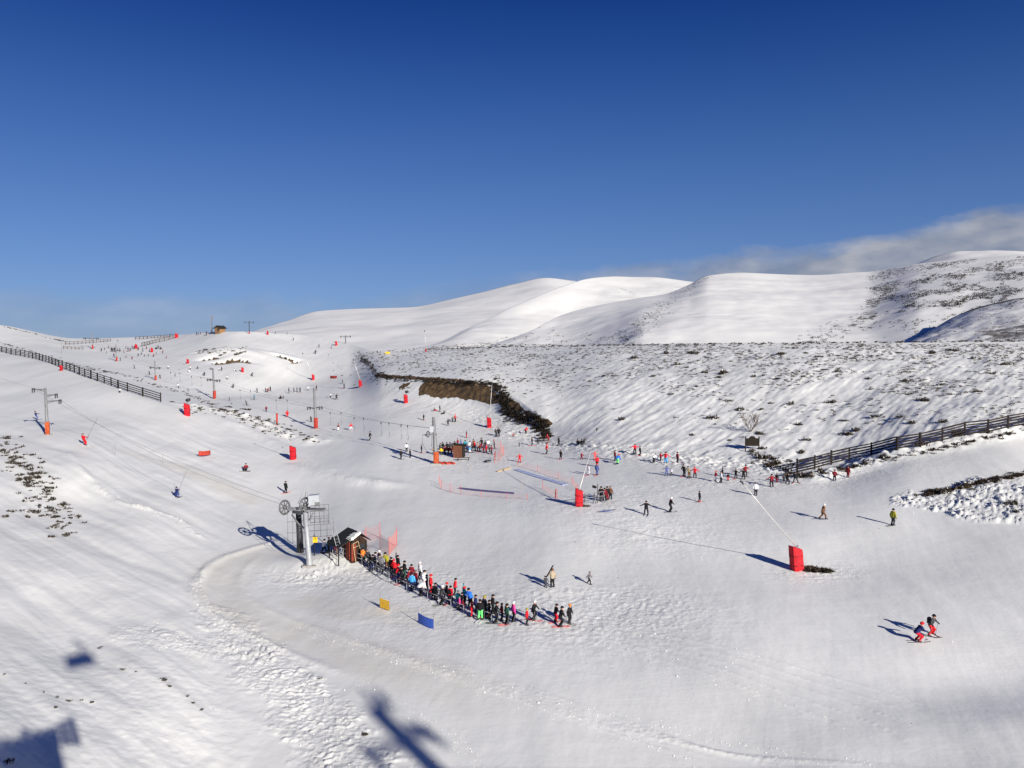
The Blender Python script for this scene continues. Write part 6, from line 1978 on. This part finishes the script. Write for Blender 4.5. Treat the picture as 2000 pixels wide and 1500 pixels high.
# the dark fringe hanging over the earth cut
lip = [(705, 700), (722, 712), (735, 730), (760, 738), (800, 741), (850, 745), (900, 748), (940, 748), (965, 752), (980, 765), (992, 782), (985, 800), (1000, 806), (1020, 812), (1045, 822), (1062, 834), (1068, 846)]
fringe = []
for i in range(1250):
    t = q.random() * (len(lip) - 1); k = int(t)
    x = lip[k][0] + (lip[k + 1][0] - lip[k][0]) * (t - k) + q.uniform(-4, 4); y = lip[k][1] + (lip[k + 1][1] - lip[k][1]) * (t - k) + q.gauss(0, 3)
    if x > 968: y += q.gauss(3, 7); x += q.gauss(0, 4)
    fringe.append((place(x, y), q.uniform(.6, 1.5) if x > 965 else q.uniform(.45, 1.05)))
for b in [(392, 686, 8), (402, 684, 10), (410, 690, 8), (432, 694, 9), (440, 690, 7), (462, 693, 12), (470, 690, 9), (388, 690, 7), (418, 682, 7), (478, 688, 8), (455, 686, 7), (548, 699, 10), (557, 701, 9), (572, 705, 7)]:
    bush(*b, 'small heather clump around the high earth scars', 'heather at the earth scars', hf=0.6)


def scatter(name, pts, label, size, n_leaf, mat, hf, seed, mixp=(.7, .22, .08)):
    """uncountable ground cover: many small clumps in one mesh. pts = list of (Vector, scale)"""
    protos = []
    for k in range(8):
        v, f = clump_mesh(seed + k, n_leaf, 0.5, 0.5 * hf, 0.8, 0.17)
        v = np.array([tuple(x) for x in v]); protos.append((v, f))
    qq = random.Random(seed)
    V, Fc, off = [], [], 0
    for p, s in pts:
        v, f = protos[qq.randrange(8)]
        a = qq.uniform(0, 6.28); c, sn = math.cos(a), math.sin(a)
        w = v * s * size
        w = np.stack([w[:, 0] * c - w[:, 1] * sn + p[0], w[:, 0] * sn + w[:, 1] * c + p[1], w[:, 2] + p[2]], 1)
        V.append(w)
        Fc += [tuple(i + off for i in t) for t in f]
        off += len(v)
    me = bpy.data.meshes.new(name)
    me.from_pydata(np.concatenate(V).tolist(), [], Fc)
    for m_ in (mat, M['heather_green'], M['twig']): me.materials.append(m_)
    me.polygons.foreach_set('material_index', NR.choice([0, 1, 2], len(Fc), p=list(mixp)).astype(np.int32))
    o = bpy.data.objects.new(name, me); C.objects.link(o)
    tag(o, label, 'scrub', kind='stuff')
    return o


tell_apart(BUSHES)
scatter('heather_fringe', fringe, 'dark heather fringe overhanging the brown earth cut', 1.0, 40, M['heather_black'], 0.8, 400, (.82, .12, .06))
# right bank: thick at the crest, thin towards the foot
n_c = 16000
cx_ = NR.uniform(700, 2040, n_c)
crest_ = 668 + np.maximum(0, 900 - cx_) * 0.08
cy_ = crest_ + np.abs(NR.normal(0, 1, n_c)) * 66 + 4
foot_ = np.interp(cx_, [700, 780, 950, 1000, 1070, 1120, 1200, 1300, 1420, 1560, 1700, 1850, 2040], [712, 736, 740, 775, 805, 822, 845, 862, 885, 900, 875, 845, 810])
ok = cy_ < foot_ - 6
cx_, cy_, crest_ = cx_[ok], cy_[ok], crest_[ok]
cw = [place(a_, b_) for a_, b_ in zip(cx_, cy_)]
wx = np.array([w.x for w in cw]); wy = np.array([w.y for w in cw])
g = fbm(wx / 11 + wy / 40, wy / 11 - wx / 40, 4, 7)
dens = 0.42 * np.exp(-(cy_ - crest_) / 26) + 0.20 + 0.60 * g + 0.12 * (cx_ < 1100) - 0.3 * ((cx_ > 1050) & (cx_ < 1350) & (cy_ > 760))
keep = NR.uniform(0, 1, len(cx_)) < dens
pts = [(w, q.uniform(.35, 1.25)) for w, k in zip(cw, keep) if k]
scatter('heather_scrub', pts, 'dark heather scrub speckling the snowy bank on the right', 0.86, 22, M['heather'], 0.55, 500)
# far fence gully, left skyline, rib
pts = []
for line, n, jit in (([(0, 669), (60, 688), (130, 708), (180, 722), (240, 732), (300, 752), (360, 768), (412, 790)], 170, 3.5), ([(0, 636), (60, 650), (110, 664), (130, 668)], 60, 1.0), ([(360, 800), (430, 800), (520, 825), (620, 860)], 90, 9), ([(440, 795), (560, 850)], 60, 13),
                     ([(0, 870), (60, 930), (130, 1040)], 160, 22), ([(700, 695), (740, 745)], 120, 14), ([(380, 690), (480, 680)], 60, 5), ([(1800, 966), (2010, 925)], 130, 5), ([(1560, 934), (2030, 836)], 120, 5), ([(1480, 890), (1550, 915)], 90, 14), ([(1580, 1114), (1620, 1116)], 50, 3), ([(640, 700), (700, 760)], 12, 12), ([(830, 682), (1000, 677), (1300, 673), (1600, 670), (2030, 666)], 420, 1.6)):
    for i in range(n):
        t = q.random() * (len(line) - 1); k = int(t)
        x = line[k][0] + (line[k + 1][0] - line[k][0]) * (t - k) + q.gauss(0, jit * .8); y = line[k][1] + (line[k + 1][1] - line[k][1]) * (t - k) + q.gauss(0, jit * .5)
        pts.append((place(x, y), q.uniform(.4, 1.2)))
scatter('gully_scrub', pts, 'thin dark scrub lines in the gullies and along the banks', 1.1, 24, M['heather'], 0.5, 700)


def far_scatter(name, hill, region, n, label, size, seed, dens, count):
    tree = BVHTree.FromObject(hill, _dg)
    px, py = NR.uniform(*region[0], count), NR.uniform(*region[1], count)
    keep = NR.uniform(0, 1, count) < dens(px, py)
    pts_ = []
    for a, b in zip(px[keep], py[keep]):
        hit = tree.ray_cast(CAM, Vector(ray(a, b)).normalized())[0]
        if hit is not None: pts_.append((hit, q.uniform(.5, 1.5)))
        if len(pts_) >= n: break
    return scatter(name, pts_, label, size, 9, M['heather_black'], 0.9, seed, (.85, .1, .05))


def rows(px, py):
    sky = np.interp(px, [1690, 1800, 1900, 2000], [531, 514, 504, 498])
    d = 0.5 + 0.5 * np.sin((py + (px - 1700) * 0.18 - 560) / 4.2)
    g = fbm(px / 45., py / 16., 3, 77)
    return np.clip(d * 0.6 + g * 0.7 - 0.05, 0, 1) * np.where(py < 600, 1, 0.12) * (px + 12 * fbm(px / 9., py / 9., 2, 31) > 1694) * (py > sky + 3)


_dg = bpy.context.evaluated_depsgraph_get()
far_scatter('plantation_scrub', hill_near, ((1690, 2040), (500, 660)), 5200, 'rows of dark young trees and scrub on the right-hand hill', 2.4, 810, rows, 19000)
far_scatter('knoll_scrub', hill_knoll, ((1800, 2040), (585, 690)), 700, 'grey scrub on the low knoll at far right', 1.4, 830, lambda px, py: 0.25 + 0.5 * fbm(px / 30., py / 14., 3, 78) + 0.5 * (py < 600 + (2000 - px) * .12), 2200)
far_scatter('ridge_scrub', hill_near, ((1000, 1420), (536, 690)), 1100, 'dark scrub along the fold of the middle hill', 1.9, 850,
            lambda px, py: 0.75 * np.exp(-((px - (1360 - (py - 545) * 1.22)) / (9 + (py - 540) * 0.14)) ** 2) * np.clip(0.75 + 1.1 * fbm(px / 14., py / 7., 3, 82), 0, 1) + 0.35 * np.exp(-((py - 660) / 14) ** 2) * (px < 1240) * np.clip(0.3 + fbm(px / 30., py / 10., 3, 79), 0, 1) + 1.2 * np.exp(-((px - 1368) / 22) ** 2 - ((py - (551 - (px - 1345) * .27)) / 4) ** 2), 9000)
far_scatter('slope_scrub', hill_mid, ((850, 1250), (600, 690)), 900, 'faint scrub streaks on the grey slope of the middle hill', 2.3, 870,
            lambda px, py: np.clip(0.05 + fbm((px + py) / 50., (px * 0.45 + py) / 9., 3, 80), 0, 1) * (py > 700 - (px - 850) * 0.30), 4500)
far_scatter('foot_scrub', hill_near, ((1560, 1715), (590, 690)), 300, 'scattered scrub at the foot of the right-hand hill', 1.9, 890,
            lambda px, py: np.clip(np.exp(-((py - 662 + (px - 1600) * 0.42) / 16) ** 2) * (0.4 + fbm(px / 20., py / 8., 3, 81)), 0, 1), 4000)

# ---------------------------------------------------------------- loose clods of snow
oc = np.array([(1, 0, 0), (-1, 0, 0), (0, 1, 0), (0, -1, 0), (0, 0, 1), (0, 0, -.6)], float)
of = [(0, 2, 4), (2, 1, 4), (1, 3, 4), (3, 0, 4), (2, 0, 5), (1, 2, 5), (3, 1, 5), (0, 3, 5)]
cl = []
lanes = [([(560, 1225), (800, 1300), (1080, 1392), (1400, 1505)], 330, 10), ([(640, 1240), (900, 1310), (1200, 1400), (1600, 1500)], 300, 12), ([(700, 1330), (860, 1430), (960, 1500)], 160, 14), ([(1000, 1210), (1300, 1290), (1650, 1420)], 200, 12), ([(1100, 1390), (1400, 1440), (1700, 1500)], 160, 14),
         ([(380, 1110), (378, 1165), (430, 1210), (560, 1270)], 200, 9), ([(420, 1200), (505, 1285), (600, 1385), (680, 1500)], 520, 45), ([(270, 1235), (430, 1270), (500, 1275)], 260, 22), ([(180, 940), (300, 1000), (385, 1045)], 160, 6), ([(880, 850), (1000, 850), (1150, 862), (1300, 890), (1450, 905)], 420, 10),
         ([(1790, 975), (1990, 1000)], 380, 20), ([(1580, 925), (1800, 878), (2000, 842)], 260, 7), ([(560, 1120), (700, 1120)], 200, 14), ([(1590, 1118), (1690, 1130)], 140, 6), ([(1030, 1170), (1260, 1230)], 200, 22), ([(1150, 985), (1260, 1040)], 120, 14), ([(1700, 1200), (1900, 1290)], 70, 14), ([(1150, 1190), (1330, 1250), (1550, 1330)], 160, 30)]
for line, n, jit in lanes:
    for i in range(n * 2 // 3):
        t = q.random() * (len(line) - 1); k = int(t)
        x = line[k][0] + (line[k + 1][0] - line[k][0]) * (t - k) + q.gauss(0, jit); y = line[k][1] + (line[k + 1][1] - line[k][1]) * (t - k) + q.gauss(0, jit * .6)
        cl.append((place(x, y), q.uniform(.018, .055) * (1.7 if q.random() < .08 else 1)))
V, Fc = [], []
for k, (p, s_) in enumerate(cl):
    j = NR.uniform(.6, 1.35, (6, 1)) * np.array([1, 1, .8])
    V.append(oc * j * s_ + np.array(p))
    Fc += [tuple(i + 6 * k for i in f) for f in of]
me = bpy.data.meshes.new('snow_clods'); me.from_pydata(np.concatenate(V).tolist(), [], Fc)
me.materials.append(M['snow_lump'])
o = bpy.data.objects.new('snow_clods', me); C.objects.link(o)
tag(o, 'loose clods of snow scattered along the groomed lanes', 'snow', kind='stuff')

# ---------------------------------------------------------------- chairlift the photographer stands at: outside the picture, its shadow falls into it
def sun_back(px, py, t):
    """point t metres towards the sun from the ground seen at a pixel"""
    return place(px, py) + sun_dir * t


tw_top = sun_back(745, 1400, 105)
gz = ground_z(tw_top.x, tw_top.y)
tw = empty('chairlift_tower', (tw_top.x, tw_top.y, gz))
H_ = tw_top.z - gz
MB().tube([(0, 0, -1), (0, 0, H_ * .5), (0, 0, H_ + 0.6)], [1.1, .95, .5], 14).build('column', M['steel'], tw)
side = Vector((math.cos(R(35)), math.sin(R(35)), 0))         # across the sun direction
along = Vector((-side.y, side.x, 0))
def tw_p(a_, u_):
    return side * a_ + Vector((0, 0, H_ + u_))


MB().bar(tw_p(-2.6, -1.7), tw_p(1.7, -1.3), .34, .4).build('cross_arm', M['steel'], tw)
MB().bar(tw_p(0, -.3), tw_p(1.5, 1.5), .4, .4).build('lifting_frame', M['steel'], tw)
MB().bar(tw_p(0.1, -.2), tw_p(.5, 1.7), .34, .34).build('lifting_frame', M['steel'], tw)
MB().bar(tw_p(.2, .3), tw_p(1.3, .5), .2, .2).build('lifting_frame', M['steel'], tw)
for a_, u0, u1 in ((-2.6, -1.2, -2.5), (1.6, -.9, -2.2), (.95, -.7, -1.7)):
    MB().bar(tw_p(a_, u0), tw_p(a_ + .1, u1), .55, .5).build('sheave_assembly', M['dark_metal'], tw)
tag(tw, 'grey chairlift tower out of frame, casting the cross-shaped shadow', 'lift tower')
# terrace the photograph is taken from
tp = sun_back(58, 1402, 62)
tz = ground_z(tp.x, tp.y)
te = empty('viewing_terrace', (tp.x, tp.y, tz))
th_ = tp.z - tz
MB().box((0.9, -3.2, th_ / 2 - 0.5), (4.6, 4.2, th_ + 1.0 - 1.3), rot=Matrix.Rotation(R(35), 3, 'Z')).build('deck_block', M['concrete'], te)
for k in range(9):
    a_ = Vector((-1.9 + k * 0.5, -0.9, th_ - 1.0)); a_.rotate(Matrix.Rotation(R(35), 3, 'Z'))
    MB().box(a_, (0.42, 0.12, 0.9 + 0.9 * rng.random()), rot=Matrix.Rotation(R(35), 3, 'Z')).build('parapet_board', M['wood_dark'], te)
tag(te, 'concrete viewing terrace with board parapet under the camera, out of frame', 'terrace')
cp = sun_back(160, 1300, 88)
ch_ = empty('lift_chair', cp)
MB().tube([(0, 0, 2.2), (0.5, 0.3, 1.6), (0.2, 0, .9)], .16, 8).build('hanger', M['steel'], ch_)
MB().box((0, 0, .55), (1.9, .35, .75), rot=Matrix.Rotation(R(35), 3, 'Z'), bevel=.08).build('backrest', M['dark_metal'], ch_)
MB().box((0.1, -.2, .15), (2.0, .6, .14), rot=Matrix.Rotation(R(35), 3, 'Z'), bevel=.05).build('seat', M['dark_metal'], ch_)
tag(ch_, 'empty chair of the chairlift beside the camera, out of frame', 'lift chair')
ra = cp + Vector((0, 0, 2.2))
rb2 = Vector((tw_top.x, tw_top.y, tw_top.z)) - side * 2.6 + Vector((0, 0, -1.7))
o = MB().tube([Vector((0, 0, 0)), (rb2 - ra) * .5 - Vector((0, 0, .4)), rb2 - ra], .03, 6).build('chairlift_rope', M['steel'], None, ra)
tag(o, 'chairlift rope overhead, out of frame', 'cable')
bpy.context.view_layer.update()
